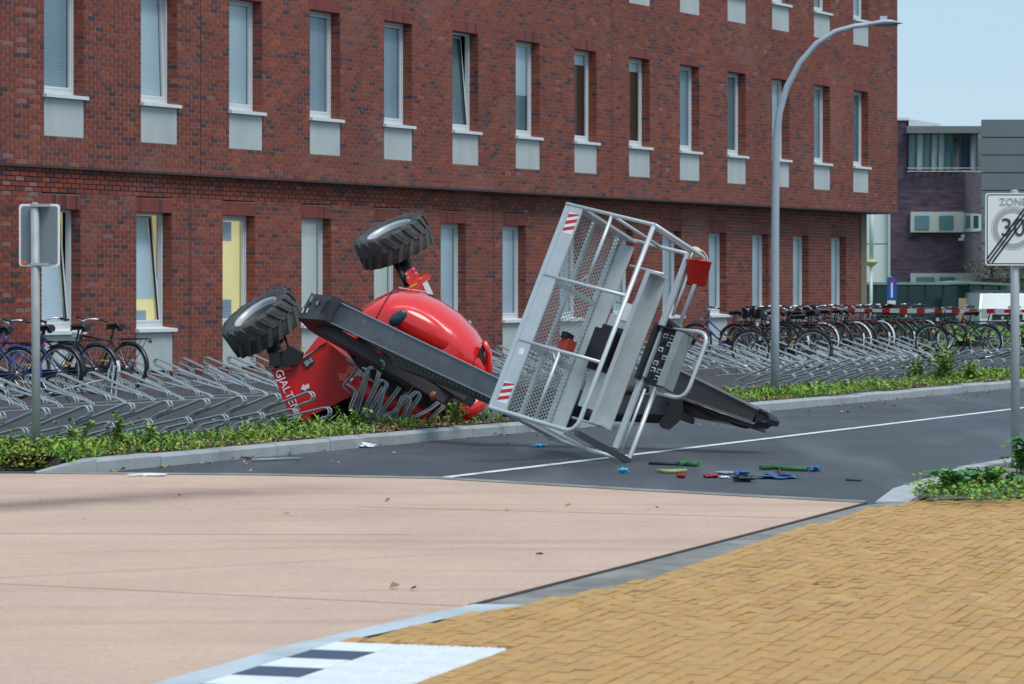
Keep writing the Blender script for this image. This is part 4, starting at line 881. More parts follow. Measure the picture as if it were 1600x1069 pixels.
# ------------------------------------------------------------------ bicycles
def C_(n, c, r=.35, **k): return mat('bike_' + n, c, r, var=.08, **k)
BC = {'black': C_('black', (.012, .012, .014)), 'blue': C_('blue', (.02, .05, .22)), 'navy': C_('navy', (.018, .022, .06)), 'green': C_('green', (.02, .16, .05)), 'wine': C_('wine', (.16, .015, .03)), 'grey': C_('grey', (.16, .17, .18)), 'white': C_('white', (.7, .7, .7))}
M_chr = mat('chrome', (.62, .63, .65), .25, metal=.85, var=.05); M_btyre = mat('bike_tyre', (.022, .022, .022), .8); M_sad = mat('saddle_black', (.02, .018, .018), .5); M_refl = mat('rear_light_red', (.28, .01, .01), .3); M_yelb = mat('pedal_yellow', (.55, .30, .02), .5)
WR = .335
def bike_meshes():
    D = {}
    V = Vector; rear, front = V((-.53, 0, WR)), V((.55, 0, WR)); bb = V((-.07, 0, .29)); st = V((-.21, 0, .70)); hd0, hd1 = V((.34, 0, .66)), V((.30, 0, .80))
    def frame(step):
        m = MB()
        m.tube([bb, st], .017, 7); m.tube([hd0, hd1], .02, 7)
        if step: m.tube([hd0 - V((-.01, 0, .03)), V((.12, 0, .42)), bb], .021, 7); m.tube([hd1 - V((0, 0, .05)), V((.08, 0, .56)), st - V((-.08, 0, .28))], .017, 7)
        else: m.tube([hd0, bb], .019, 7); m.tube([hd1 - V((0, 0, .03)), st], .016, 7)
        for s in (-.055, .055):
            o = V((0, s, 0)); m.tube([bb + o * .4, rear + o], .010, 5); m.tube([st + o * .3, rear + o], .008, 5); m.tube([hd0 + o * .8 - V((-.01, 0, .04)), V((.44, s, .52)), front + o], .011, 5)
        m.tube([st, st + V((-.05, 0, .17))], .014, 6); m.tube([hd1, hd1 + V((-.035, 0, .17))], .014, 6)
        return m.mesh('frame', BC['black'])
    D['frame0'] = frame(False); D['frame1'] = frame(True)
    m = MB(); m.tube([V((WR * .955 * math.cos(2 * math.pi * k / 36), 0, WR * .955 * math.sin(2 * math.pi * k / 36))) for k in range(36)], .021, 8, closed=True); D['tyre'] = m.mesh('tyre', M_btyre)
    m = MB(); m.tube([V((WR * .885 * math.cos(2 * math.pi * k / 36), 0, WR * .885 * math.sin(2 * math.pi * k / 36))) for k in range(36)], .011, 6, closed=True); m.tube([(0, -.05, 0), (0, .05, 0)], .02, 8)
    for k in range(24):
        a = 2 * math.pi * k / 24; s = .03 if k % 2 else -.03; m.tube([(.015 * math.cos(a), s, .015 * math.sin(a)), (WR * .88 * math.cos(a + .2), 0, WR * .88 * math.sin(a + .2))], .0018, 3, caps=False)
    D['wheel'] = m.mesh('wheel', M_chr)
    m = MB(); c0 = st + V((-.06, 0, .20)); rws = []
    for x, w, z in ((-.13, .085, .01), (-.11, .10, .03), (-.04, .085, .022), (.04, .04, .016), (.12, .022, .012), (.14, .012, .0)): rws.append([c0 + V((x, w * math.cos(a), z + .03 * math.sin(a) - (.02 if math.sin(a) < 0 else 0))) for a in [2 * math.pi * k / 10 for k in range(11)]])
    m.grid(rws); m.face([m.add(rws[0]) + k for k in range(10)]); m.tube([c0 + V((-.09, -.04, -.04)), c0 + V((-.09, .04, -.04))], .02, 6); D['saddle'] = m.mesh('saddle', M_sad)
    h = hd1 + V((-.035, 0, .17)); m = MB()
    m.tube(rounded([h + V((-.17, -.28, .02)), h + V((-.03, -.25, .05)), h + V((.05, -.12, .04)), h + V((.04, 0, .0)), h + V((.05, .12, .04)), h + V((-.03, .25, .05)), h + V((-.17, .28, .02))], .06), .011, 7); m.tube([h, h + V((.04, 0, .0))], .013, 6); D['bar'] = m.mesh('handlebar', M_chr)
    for s in (-1, 1): m = MB(); D['grip%d' % s] = m; m.tube([h + V((-.19, s * .283, .018)), h + V((-.06, s * .258, .042))], .016, 7); m.tube([h + V((-.02, s * .23, .045)), h + V((-.13, s * .22, .02))], .006, 5)
    D['grip1'] = D['grip1'].mesh('grip', M_sad); D['grip-1'] = D['grip-1'].mesh('grip', M_sad)
    def guard(c, a0, a1):
        m = MB(); rws = []
        for k in range(19):
            a = R(a0 + (a1 - a0) * k / 18); r = WR + .03; rws.append([c + V(((r + dz) * math.cos(a), w, (r + dz) * math.sin(a))) for w, dz in ((-.03, -.018), (-.015, 0), (.015, 0), (.03, -.018))])
        m.grid(rws); return m
    D['mudr'] = guard(rear, 60, 200).mesh('mudguard', BC['black']); D['mudf'] = guard(front, 20, 160).mesh('mudguard', BC['black'])
    m = guard(rear, 160, 205); D['mudtip'] = m.mesh('mudguard_tip', BC['white'])
    m = MB()
    for s in (-.06, .06): m.tube([(-.88, s, .74), (-.26, s, .72)], .007, 5); m.tube([(-.80, s, .74), (-.54, s * 1.2, .35)], .005, 5)
    for x in (-.86, -.70, -.54, -.38): m.tube([(x, -.06, .737), (x, .06, .737)], .006, 5)
    D['carrier'] = m.mesh('luggage_carrier', BC['black'])
    m = MB()
    for s in (-.1, .1): m.tube([(.52, s, .78), (.90, s, .78)], .008, 5); m.tube([(.86, s, .78), (.60, s, .36)], .006, 5)
    for x in (.54, .66, .78, .9): m.tube([(x, -.12, .78), (x, .12, .78)], .007, 5)
    m.tube([(.54, -.12, .78), (.54, -.12, .92), (.54, .12, .92), (.54, .12, .78)], .008, 5); D['fcarrier'] = m.mesh('front_carrier', BC['black'])
    m = MB(); m.box((-.60, -.055, .25), (.66, 0, 0), (0, .02, 0), (0, 0, .11)); m.tube([bb + V((0, -.09, 0)), bb + V((0, .09, 0))], .02, 8); m.tube([bb + V((0, -.08, 0)), bb + V((.10, -.08, -.13))], .01, 5); m.tube([bb + V((0, .08, 0)), bb + V((-.10, .08, .13))], .01, 5); D['chain'] = m.mesh('chain_case', BC['black'])
    m = MB(); m.cbox(bb + V((.10, -.13, -.13)), .09, .09, .025); D['pedal1'] = m.mesh('pedal', M_yelb)
    m = MB(); m.cbox(bb + V((-.10, .13, .13)), .09, .09, .025); D['pedal2'] = m.mesh('pedal', M_yelb)
    m = MB(); m.cbox((-.90, 0, .70), .03, .05, .04); D['light'] = m.mesh('rear_light', M_refl)
    m = MB(); m.cbox((.43, 0, .78), .05, .06, .06); D['lamp'] = m.mesh('headlamp', M_chr)
    m = MB(); m.tube([(-.10, -.06, .27), (-.22, -.12, .0)], .009, 5); D['stand'] = m.mesh('kickstand', BC['black'])
    m = MB(); z0, z1 = .80, 1.02
    for (x0, x1, y0, y1) in ((.48, .88, -.2, -.18), (.48, .88, .18, .2), (.48, .5, -.18, .18), (.86, .88, -.18, .18)): m.box((x0, y0, z0), (x1 - x0, 0, 0), (0, y1 - y0, 0), (0, 0, z1 - z0))
    m.box((.5, -.18, z0), (.36, 0, 0), (0, .36, 0), (0, 0, .02)); D['crate'] = m.mesh('crate', BC['black'])
    return D, rear, front
BD, brear, bfront = bike_meshes()
def bicycle(p, rz, colr, step, label, group=None, guard='black', tip=False, front_carrier=False, crate=False, lean=.06):
    b = thing('bicycle', label, 'bicycle', p, rz, group); b.rotation_euler = (lean, 0, rz)
    fr = child('frame', BD['frame1' if step else 'frame0'], b, [BC[colr]])
    for c, g in ((brear, 'mudr'), (bfront, 'mudf')):
        w = child('wheel', BD['wheel'], b); w.location = c; w.rotation_euler = (0, random.uniform(0, 1), 0); child('tyre', BD['tyre'], w); child('mudguard', BD[g], b, [BC[guard]])
    child('saddle', BD['saddle'], b); child('handlebar', BD['bar'], b); child('grip', BD['grip1'], b); child('grip', BD['grip-1'], b); child('luggage_carrier', BD['carrier'], b); child('chain_case', BD['chain'], b); child('pedal', BD['pedal1'], b); child('pedal', BD['pedal2'], b); child('rear_light', BD['light'], b); child('headlamp', BD['lamp'], b); child('kickstand', BD['stand'], b)
    if tip: child('mudguard_tip', BD['mudtip'], b).scale = (1.004, 1.05, 1.004)
    if front_carrier: child('front_carrier', BD['fcarrier'], b)
    if crate: child('crate', BD['crate'], b, [BC[colr] if colr == 'black' else BC['black']])
    return b
RZW = math.atan2(-N.y, -N.x)       # heading for the wall
def at_row(px, d): return F(t_at(px, d), d, .095)
bicycle(at_row(38, 3.0), RZW + .1, 'blue', True, 'bright blue step-through bicycle left of the signpost by the wall', guard='black', lean=.05)
bicycle(at_row(100, 2.9), RZW + .05, 'navy', True, 'navy blue bicycle with white tipped rear mudguard behind the signpost', guard='navy', tip=True, lean=-.04)
bicycle(at_row(-28, 3.0), RZW + .08, 'blue', True, 'blue bicycle cut by the picture edge beside the first lit window', guard='blue')
bicycle(at_row(150, 2.7), RZW - .05, 'black', False, 'black bicycle with long luggage carrier parked nearest the first empty rack', guard='black', lean=.08)
bicycle(at_row(1128, 3.0), RZW + .1, 'blue', True, 'blue step-through bicycle standing alone behind the basket rail', guard='black')
bicycle(at_row(1222, 6.9), RZW + .45, 'black', False, 'black bicycle with front carrier right behind the lamp post', front_carrier=True, lean=.05)
rowc = [('black', 'black', True), ('wine', 'black', True), ('black', 'black', False), ('navy', 'black', True), ('black', 'white', True), ('black', 'black', True), ('grey', 'black', False), ('black', 'black', True), ('navy', 'white', True), ('black', 'black', False), ('wine', 'black', True), ('black', 'white', True), ('grey', 'black', False), ('black', 'black', True), ('navy', 'black', True), ('black', 'black', False), ('green', 'white', False), ('wine', 'wine', True)]
lab = {('black', 'black'): 'black bicycle with black mudguards in the packed row along the wall', ('wine', 'black'): 'wine red bicycle with black mudguards in the packed row along the wall', ('navy', 'white'): 'navy bicycle with white mudguards in the packed row by the wall', ('black', 'white'): 'black bicycle with white mudguards in the packed row along the wall',
       ('grey', 'white'): 'grey bicycle with white mudguards in the packed row along the wall', ('navy', 'black'): 'navy bicycle with black mudguards in the packed row along the wall', ('grey', 'black'): 'grey bicycle with black mudguards in the packed row along the wall', ('green', 'white'): 'green bicycle with white mudguards near the end of the row', ('wine', 'wine'): 'wine red bicycle with red mudguards at the end of the row'}
for k, (c, g, st_) in enumerate(rowc):
    px = 1186 + k * 14 + random.uniform(-3, 3)
    bicycle(at_row(px, 3.9 + random.uniform(-.2, .2)), RZW + random.uniform(-.12, .12), c, st_, lab[(c, g)], 'bicycles packed along the wall', guard=g, tip=(g == 'black' and k % 3 == 1), lean=random.uniform(-.1, .1), crate=(k in (3, 9)))
p = G(1502, 561, .1)
bicycle(Vector((p.x - .05, p.y, .095)), math.pi + .15, 'black', False, 'black roadster bicycle seen side-on beside the zone sign', front_carrier=True, tip=True, lean=.03)
p = G(1528, 553, .1); bicycle(Vector((p.x, p.y, .095)), math.pi - .2, 'black', True, 'black bicycle with white mudguard parked behind the side-on roadster', guard='black', tip=True, lean=-.04)
p = G(1442, 549, .1); bicycle(Vector((p.x, p.y, .095)), math.pi + .5, 'green', True, 'green bicycle with black crate at the far end of the racks', crate=True)
p = G(1600, 556, .1); bicycle(Vector((p.x, p.y, .095)), math.pi - .1, 'black', False, 'black bicycle half hidden behind the zone signpost')

# ------------------------------------------------------------------ lamp post
lb = G(1211, 622, .1); kz = FPX / lb.y
lp = thing('street_lamp', 'tall galvanised street lamp with curved arm in front of the brick building', 'street lamp', lb)
def LPX(x, y): return Vector(((x - 800) / kz, lb.y, CAMH + (HZ - y) / kz))
m = MB(); pts = [(1211, 624), (1211, 500), (1211, 380), (1212, 280), (1213, 215), (1218, 175), (1230, 135), (1250, 98), (1276, 68), (1306, 49), (1335, 41), (1358, 38)]
m.tube([LPX(*p) for p in pts], [.055, .055, .053, .05, .048, .046, .043, .04, .037, .035, .033, .032], 14); m.build('pole', mat('lamp_steel', (0.36, 0.41, 0.45), .5, metal=.1, var=.08), lp)
m = MB(); rws = []
for x, yt, yb, w in ((1355, 36, 41, .03), (1364, 33.5, 41, .07), (1378, 30.5, 40, .13), (1392, 31, 39, .14), (1402, 34, 38, .10), (1410, 36.5, 37.5, .03)):
    c = LPX(x, (yt + yb) / 2); h = (yb - yt) / 2 / kz; rws.append([c + Vector((0, w * math.cos(a), h * math.sin(a))) for a in [2 * math.pi * k / 14 for k in range(15)]])
m.grid(rws); hd_ = m.build('lamp_head', mat('lamp_head', (0.42, 0.46, 0.52), .35, var=.05), lp)
m = MB(); m.cbox(LPX(1380, 28.5), .09, .09, .05); m.build('sensor', M_alu, hd_)
m = MB(); m.cbox(LPX(1386, 40), .26, .16, .03); m.build('lens', mat('lamp_lens', (.06, .06, .07), .2), hd_)

# ------------------------------------------------------------------ signs
M_signb = mat('sign_back', (.15, .19, .215), .5, metal=.0, var=.05); M_signw = mat('sign_white', (.74, .76, .77), .4, var=.02); M_sgrey = mat('sign_grey', (.36, .38, .40), .45, var=.02); M_sblk = mat('sign_black', (.012, .012, .014), .5)
def plate(cx, cz, w, h, y, r, th=.02, nx=5):
    pts = []
    for sx, sz, a in ((1, 1, 0), (-1, 1, 90), (-1, -1, 180), (1, -1, 270)):
        for k in range(nx + 1): q = R(a + 90 * k / nx); pts.append(Vector((cx + sx * (w / 2 - r) + r * math.cos(q), y, cz + sz * (h / 2 - r) + r * math.sin(q))))
    return pts
sb = G(57, 709, .11); k1 = FPX / sb.y
sg = thing('traffic_sign', 'back of a grey traffic sign with white rim on a galvanised pole in the weeds', 'sign', sb)
def S1(x, y): return Vector(((x - 800) / k1, sb.y, CAMH + (HZ - y) / k1))
m = MB(); t_ = S1(54.5, 320); m.tube([sb - UP * .1, t_], .038, 14); m.tube([t_, t_ + UP * .02], [.038, .022], 14); m.build('pole', M_gal, sg)
c = S1(60, 367.5); m = MB(); m.prism(plate(c.x, c.z, 64 / k1, 98 / k1, sb.y + .06, .03), Vector((0, .012, 0))); pl = m.build('panel', M_signw, sg)
m = MB(); m.prism(plate(c.x, c.z, 57 / k1, 91 / k1, sb.y + .053, .025), Vector((0, .008, 0))); m.build('panel_back', M_signb, pl)
for y in (321, 413):
    m = MB(); q = S1(57, y); m.box((q.x - .05, sb.y - .045, q.z - .012), (.16, 0, 0), (0, .1, 0), (0, 0, .024)); m.build('clamp', M_gal, sg)
m = MB(); q = S1(37, 411); ellip(m, Vector((q.x, sb.y + .05, q.z)), Vector((.03, 0, 0)), Vector((0, .004, 0)), Vector((0, 0, .018))); m.build('sticker', mat('orange_sticker', (.6, .13, .02), .5), pl)
zb = G(1587, 738, .05); k2 = FPX / zb.y
zs = thing('zone_sign', 'end of 30 speed zone sign, white with grey ring and black diagonal stripes', 'sign', zb)
def S2(x, y, dy=0): return Vector(((x - 800) / k2, zb.y + dy, CAMH + (HZ - y) / k2))
m = MB(); t_ = S2(1585, 300); m.tube([zb - UP * .1, t_], .036, 14); ellip(m, t_, Vector((0, 0, .02)), Vector((.037, 0, 0)), Vector((0, .037, 0))); m.build('pole', M_gal, zs)
sw, sh = 86 / k2, 113 / k2; c = S2(1538 + 43, 358.5); yq = zb.y - .055
m = MB(); m.prism(plate(c.x, c.z, sw, sh, yq, .025), Vector((0, .012, 0))); pn_ = m.build('panel', M_signw, zs)
def ring(mb, cx, cz, y, r0, r1, n=40):
    a = [Vector((cx + r0 * math.cos(2 * math.pi * k / n), y, cz + r0 * math.sin(2 * math.pi * k / n))) for k in range(n + 1)]; b = [Vector((cx + r1 * math.cos(2 * math.pi * k / n), y, cz + r1 * math.sin(2 * math.pi * k / n))) for k in range(n + 1)]; mb.grid([a, b], smooth=False)
m = MB(); o_ = plate(c.x, c.z, sw - .022, sh - .022, yq - .001, .02); i_ = plate(c.x, c.z, sw - .038, sh - .038, yq - .001, .015); m.grid([o_ + [o_[0]], i_ + [i_[0]]], smooth=False); m.build('border', M_sblk, pn_)
rc = S2(1581, 357); m = MB(); ring(m, rc.x, rc.z, yq - .0015, 24 / k2, 31.5 / k2); m.build('grey_ring', M_sgrey, pn_)
m = MB(); ring(m, rc.x, rc.z, yq - .0015, 33 / k2, 34 / k2); m.build('thin_ring', M_sgrey, pn_)
XA, ZA = Vector((1, 0, 0)), Vector((0, 0, 1))
o = child('number', text_mesh('30', 40 / k2, 'number', mat('number_grey', (.05, .055, .06), .5)), pn_); put(o, Vector((rc.x, yq - .004, rc.z)), XA, ZA)
o = child('zone_text', text_mesh('ZONE', 15.5 / k2, 'zone_text', M_sgrey), pn_); zc = S2(1581, 316); put(o, Vector((zc.x, yq - .004, zc.z)), XA, ZA)
ba, bb_ = Vector((c.x - sw / 2 + .02, 0, c.z - sh / 2 + .02)), Vector((c.x + sw / 2 - .02, 0, c.z + sh / 2 - .02)); dd = (bb_ - ba).normalized(); nn = Vector((-dd.z, 0, dd.x))
for k in (-1, 0, 1):
    e0 = .018 if k else 0; a = ba + nn * k * .026 + dd * .004 + dd * abs(k) * .02; b = bb_ + nn * k * .026 - dd * abs(k) * .02; w = nn * .0065; m = MB(); q = [a - w, b - w, b + w, a + w]; m.prism([Vector((v.x, yq - .0068, v.z)) for v in q], Vector((0, .001, 0))); m.build('diagonal_stripe', M_sblk, pn_)
# ------------------------------------------------------------------ vegetation
M_leaf = mat('leaf', (1, 1, 1), .6, var=.25, scale=30, attr='col'); M_stem = mat('stem', (.10, .14, .04), .8)
GR = [(.12, .26, .02), (.19, .36, .03), (.08, .17, .022), (.25, .38, .035), (.13, .28, .025), (.28, .34, .04)]
YB = [(.42, .31, .05), (.30, .18, .07), (.16, .09, .05), (.36, .26, .12), (.10, .06, .04), (.48, .36, .06)]
def leaf(mb, p, size, up, c, wide=.5):
    a = random.uniform(0, 2 * math.pi); d = Vector((math.cos(a), math.sin(a), random.uniform(-.2, 1) * up)).normalized(); s = d.cross(Vector((random.gauss(0, .3), random.gauss(0, .3), 1))).normalized() * size * wide
    q = p + d * size; b = d.cross(s).normalized() * size * .18
    mb.poly([p, p + d * size * .5 + s - b, q - UP * size * .1, p + d * size * .5 - s - b], 0, c)
def jit(c, k=.2): f = random.uniform(1 - k, 1 + k); return (c[0] * f, c[1] * f, c[2] * f)
def kerb_point(v):
    seg = [(a, b, (b - a).length) for a, b in zip(KL, KL[1:])]
    for a, b, l in seg:
        if v <= l: return a + (b - a).normalized() * v
        v -= l
    return KL[-1]
vg = MB()
def clump(mb, p, n, r, hmax, pal, size, up=1.0):
    for _ in range(n):
        q = p + Vector((random.gauss(0, r), random.gauss(0, r), random.uniform(0, 1) ** 1.6 * hmax)); leaf(mb, q, size * random.uniform(.6, 1.3), up, jit(random.choice(pal)))
def patch(v, d): return .5 + .5 * math.sin(v * 2.3 + 1.7 * math.sin(v * .9) + d * 3.1) * math.cos(v * .77 + d * 2.2)
for _ in range(3900):
    v = random.random() ** 1.25 * 33; b = kerb_point(v); d = random.uniform(.17, 1.4); p = off(b, d) + UP * .115; g = patch(v, d)
    lit = 5.2 < v < 7.8 and random.random() < .72
    if 9.0 < v < 14.0 and random.random() < .6: continue
    if lit or random.random() > .25 + .85 * g: clump(vg, p, 6, .06, .02, YB + [YB[2], YB[4], YB[1]], .042, .25)
    elif random.random() < .45:
        for _q in range(9): leaf(vg, p + Vector((random.gauss(0, .05), random.gauss(0, .05), 0)), random.uniform(.05, .15) * (.5 + g), 2.6, jit(random.choice(GR)), .07)
    else: clump(vg, p, 9, .045, (.02 + .10 * g) * random.choice((.3, .6, 1, 1.7)), GR + GR + [YB[0]], random.choice((.022, .03, .042)))
for _ in range(500):
    v = 33 + random.random() * 45; p = off(kerb_point(v), random.uniform(.2, 1.35)) + UP * .11; clump(vg, p, 9, .12, .16, GR + [YB[0]], .09)
for _ in range(420):       # the corner left of the kerb
    p = Vector((random.uniform(-5.2, -3.75), 0, 0)); u_ = random.uniform(0, 1.3); p.y = 26.52 + u_ - (p.x + 3.75) * .08; p.z = min(.1, .01 + u_ * .14); clump(vg, p, 11, .06, .12, GR + YB[:3], .045)
tag(vg.build('weeds', M_leaf, None, True), 'low green and yellow weeds with fallen leaves covering the verge along the kerb', 'weeds', kind='stuff')
def tall_weed(px, py, z, h, n, label, pal=GR, spread=.16, size=.05, group=None):
    base = G(px, py, z); r = thing('weed_plant', label, 'plant', base, 0, group); st = MB(); lf = MB()
    for _ in range(n):
        a = random.uniform(0, 6.28); top = base + Vector((math.cos(a) * spread * random.random(), math.sin(a) * spread * random.random(), h * random.uniform(.6, 1))); mid = (base + top) / 2 + Vector((random.gauss(0, .03), random.gauss(0, .03), .02))
        s0 = base + Vector((random.gauss(0, spread * .35), random.gauss(0, spread * .35), 0)); st.tube([s0, mid, top], [.006, .005, .003], 4)
        for k in range(11):
            u = random.uniform(.15, 1); p = (s0 * (1 - u) ** 2 + mid * 2 * u * (1 - u) + top * u * u); leaf(lf, p, size * random.uniform(.6, 1.3), .8, jit(random.choice(pal)))
    st.build('stem', M_stem, r); lf.build('foliage', M_leaf, r, True)
tall_weed(1474, 596, .1, .55, 22, 'tallest bushy weed growing between the two verge racks', spread=.35, size=.07)
tall_weed(1432, 594, .1, .34, 16, 'shorter bushy weed beside the end of the lamp post rack', spread=.3, size=.06)
tall_weed(1516, 596, .1, .33, 16, 'bushy green weed beside the rack behind the zone sign', spread=.3, size=.06)
tall_weed(118, 702, .11, .30, 9, 'spindly green weed growing through the rack right of the signpost', spread=.18)
tall_weed(184, 700, .11, .36, 10, 'upright leafy weed in front of the verge rack hoops', spread=.14)
tall_weed(232, 699, .11, .24, 9, 'low leafy weed by the second hoop of the verge rack', spread=.2)
tall_weed(556, 672, .11, .26, 12, 'green weed in front of the crushed rack below the boom', spread=.22)
tall_weed(712, 664, .11, .28, 12, 'green weed with yellow leaves beside the red bumper of the lift', pal=GR + YB[:2], spread=.2)
tall_weed(450, 680, .11, .20, 9, 'small weed under the lettered red flange', spread=.2)
BGc = [(.06, .20, .05), (.08, .25, .05), (.11, .30, .05), (.06, .17, .07)]
tall_weed(1492, 764, .08, .13, 16, 'dark green broad-leaved plant at the rounded near kerb', pal=BGc, spread=.2, size=.06)
tall_weed(1545, 760, .08, .14, 16, 'broad-leaved green plant left of the zone signpost', pal=BGc + GR[:2], spread=.22, size=.06)
tall_weed(1600, 742, .08, .30, 12, 'large-leaved plant behind the zone signpost', pal=BGc, spread=.14, size=.08)
ng = MB()
for _ in range(400):
    px = random.uniform(1432, 1680); py = random.triangular(742, 786, 768); p = G(px, py, .06)
    if p.x < 2.95 + (p.y - 22.7) * .2: continue
    clump(ng, p, 8, .05, .08 if random.random() < .8 else .03, GR + BGc + ([YB[2]] if random.random() < .3 else []), .035)
for _ in range(400):
    t = random.random(); p = NL[2] + (NL[4] - NL[2]) * t * .5 + Vector((random.uniform(.35, 1.6), 0, .1)); clump(ng, p, 8, .08, .16, GR + BGc, .06)
tag(ng.build('weeds', M_leaf, None, True), 'green weeds around the foot of the zone sign beside the yellow paving', 'weeds', kind='stuff')
fl = MB()      # leaf litter, mostly in the gutters
for _ in range(420):
    if random.random() < .6: p = off(kerb_point(random.uniform(0, 30)), -random.random() ** 2 * 1.2 - .05) + UP * .01
    else: p = off(kerb_point(random.uniform(0, 40)), random.uniform(1.5, 6)) + UP * .1
    leaf(fl, p + UP * .006, random.uniform(.03, .06), .15, jit(random.choice(YB)), .45)
tag(fl.build('leaf_litter', M_leaf, None, True), 'scattered yellow and brown fallen leaves along kerb and bike parking', 'leaves', kind='stuff')
for k, (px, py) in enumerate([(284, 775), (62, 783), (448, 804), (612, 783), (661, 803), (609, 919), (640, 922), (128, 811), (883, 791), (790, 800), (1283, 916), (1035, 795)]):
    b = G(px, py, .012); m = MB()
    szz = random.uniform(.02, .05) * (1.4 if k == 5 else 1)
    for q in range(random.choice((1, 2, 3))): leaf(m, b + Vector((random.gauss(0, .012), random.gauss(0, .012), .004)), szz, .5, jit(random.choice([YB[1], YB[2], YB[4], YB[1]])), .4)
    tag(m.build('fallen_leaf', M_leaf, None, True, origin=b), 'curled brown dead leaf lying on the pale paving', 'leaf', 'dead leaves on the paving')

# ------------------------------------------------------------------ litter on the road
def crumple(mb, c, sx, sy, sz, n=9, rough=.5, mm=0):
    rows = []
    for a in range(n + 1):
        ph = math.pi * a / n; row = []
        for k in range(n + 1):
            th = 2 * math.pi * (k % n) / n; f = 1 + random.uniform(-rough, rough) * (0 < a < n); row.append(c + Vector((sx * math.cos(ph) * f, sy * math.sin(ph) * math.cos(th) * f, sz * math.sin(ph) * math.sin(th) * f)))
        row[-1] = row[0]; rows.append(row)
    mb.grid(rows, mm, False)
def col_m(n, c): return mat('litter_' + n, c, .6, var=.2, scale=25)
LC = {'blue': (.03, .11, .28), 'lblue': (.06, .35, .62), 'white': (.72, .73, .73), 'red': (.35, .03, .035), 'black': (.02, .02, .025), 'grey': (.25, .30, .33), 'green': (.02, .15, .045), 'lime': (.32, .38, .14), 'orange': (.45, .12, .05), 'brown': (.10, .05, .04)}
def litter(name, label, cat, px, py, w, h, c, d=None):
    b = G(px, py, .005); k = FPX / b.y; m = MB(); hz_ = max(h / k * .5, .008); crumple(m, b + UP * hz_ * .85, w / k / 2, (d or w * .45) / k, hz_); m.build(name, col_m(c, LC[c]), None, origin=b) if False else None
    o = m.build(name, col_m(c, LC[c]), None, origin=b); tag(o, label, cat); return o
litter('paper_scrap', 'small bright blue and white packet on the road below the basket', 'packet', 974, 739, 15, 9, 'lblue'); litter('cloth', 'blue work glove lying on the road behind the basket corner', 'glove', 843, 698, 20, 5, 'lblue')
litter('wrapper', 'red and white crumpled wrapper beside the green strip', 'wrapper', 1064, 746, 14, 7, 'red'); litter('wrapper', 'larger red crumpled wrapper next to the grey cloth', 'wrapper', 1110, 746, 20, 6, 'red'); litter('wrapper', 'white crumpled scrap between the red wrapper and black strap', 'wrapper', 1132, 747, 14, 4, 'white')
litter('cloth', 'pale grey crumpled cloth in the scattered tools', 'cloth', 1136, 740, 34, 5, 'grey'); litter('cloth', 'bright blue crumpled cloth on top of the grey cloth', 'cloth', 1158, 744, 20, 11, 'blue'); litter('strap', 'black tangled safety strap beside the blue cloth', 'strap', 1162, 752, 32, 9, 'black')
litter('harness', 'blue safety harness stretched out on the asphalt', 'harness', 1215, 747, 58, 7, 'blue'); litter('pouch', 'dark purple tool pouch on the blue harness', 'pouch', 1217, 746, 16, 12, 'brown'); litter('glove', 'blue glove at the end of the green tube', 'glove', 1273, 736, 18, 10, 'blue')
litter('paper_scrap', 'flat white plastic sheet on the edge of the pale paving', 'plastic', 231, 745, 52, 6, 'white', 8); litter('paper_scrap', 'white paper lying on the kerb by the weeds', 'paper', 242, 709, 26, 6, 'white'); litter('paper_scrap', 'white paper lying at the foot of the kerb', 'paper', 573, 699, 24, 7, 'white', 8)
litter('stone', 'grey lump of stone lying on the yellow paving', 'stone', 1210, 924, 20, 7, 'grey'); litter('scrap', 'small bright red scrap on the pale paving', 'scrap', 843, 867, 10, 4, 'red'); litter('paper_scrap', 'white crumpled paper in the near weeds', 'paper', 1492, 763, 18, 7, 'white'); 
b = G(1381, 606, .12); m = MB(); crumple(m, b + UP * .03, .05, .05, .04); tag(m.build('paper_scrap', col_m('white', LC['white']), None, origin=b), 'white crumpled cup in the grass of the far verge', 'cup')
def rod(name, label, cat, pts, r, c):
    P = [G(x, y, .02) for x, y in pts]; m = MB(); m.tube(P, r, 8); tag(m.build(name, col_m(c, LC[c]), None, origin=P[0]), label, cat)
rod('tube', 'long green plastic tube among the scattered tools', 'tube', [(1188, 731), (1215, 730), (1224, 732), (1262, 733)], [.022, .024, .018, .022], 'green'); rod('bar', 'thin black bar lying near the basket corner', 'bar', [(1014, 724), (1060, 725)], .014, 'black'); rod('spray_can', 'green and blue spray can on its side', 'can', [(1060, 725), (1074, 724), (1075, 725), (1091, 726)], [.025, .03, .022, .022], 'green')
rod('strip', 'yellow-green strip of webbing on the road', 'strap', [(1026, 735), (1045, 737), (1072, 735)], [.014, .02, .016], 'lime'); rod('stick', 'broken orange rod along the foot of the kerb', 'rod', [(333, 717), (352, 716), (365, 715)], .012, 'orange'); rod('stick', 'thin dark stick between the broken rods', 'rod', [(352, 716), (376, 714), (392, 716)], .009, 'brown')
rod('stick', 'broken pale reflector rod along the foot of the kerb', 'rod', [(393, 719), (420, 718), (470, 716)], [.012, .014, .008], 'grey'); rod('stick', 'short dark pen-like stick on the road near the rounded kerb', 'stick', [(1322, 750), (1346, 751)], .008, 'black')
# drain slots in the far kerb
for px, py in ((1400, 622), (385, 715)):
    b = G(px, py, 0); m = MB(); d = (KL[3] - KL[2]).normalized(); x = d.cross(UP)
    m.box(b + UP * .025 + x * .004, d * .5, x * .01, UP * .055); dr = m.build('drain_inlet', M_blk, None, origin=b); tag(dr, 'dark iron drain inlet in the far kerb beyond the lamp post' if px > 1000 else 'dark drain inlet in the kerb near the broken rods', 'drain')

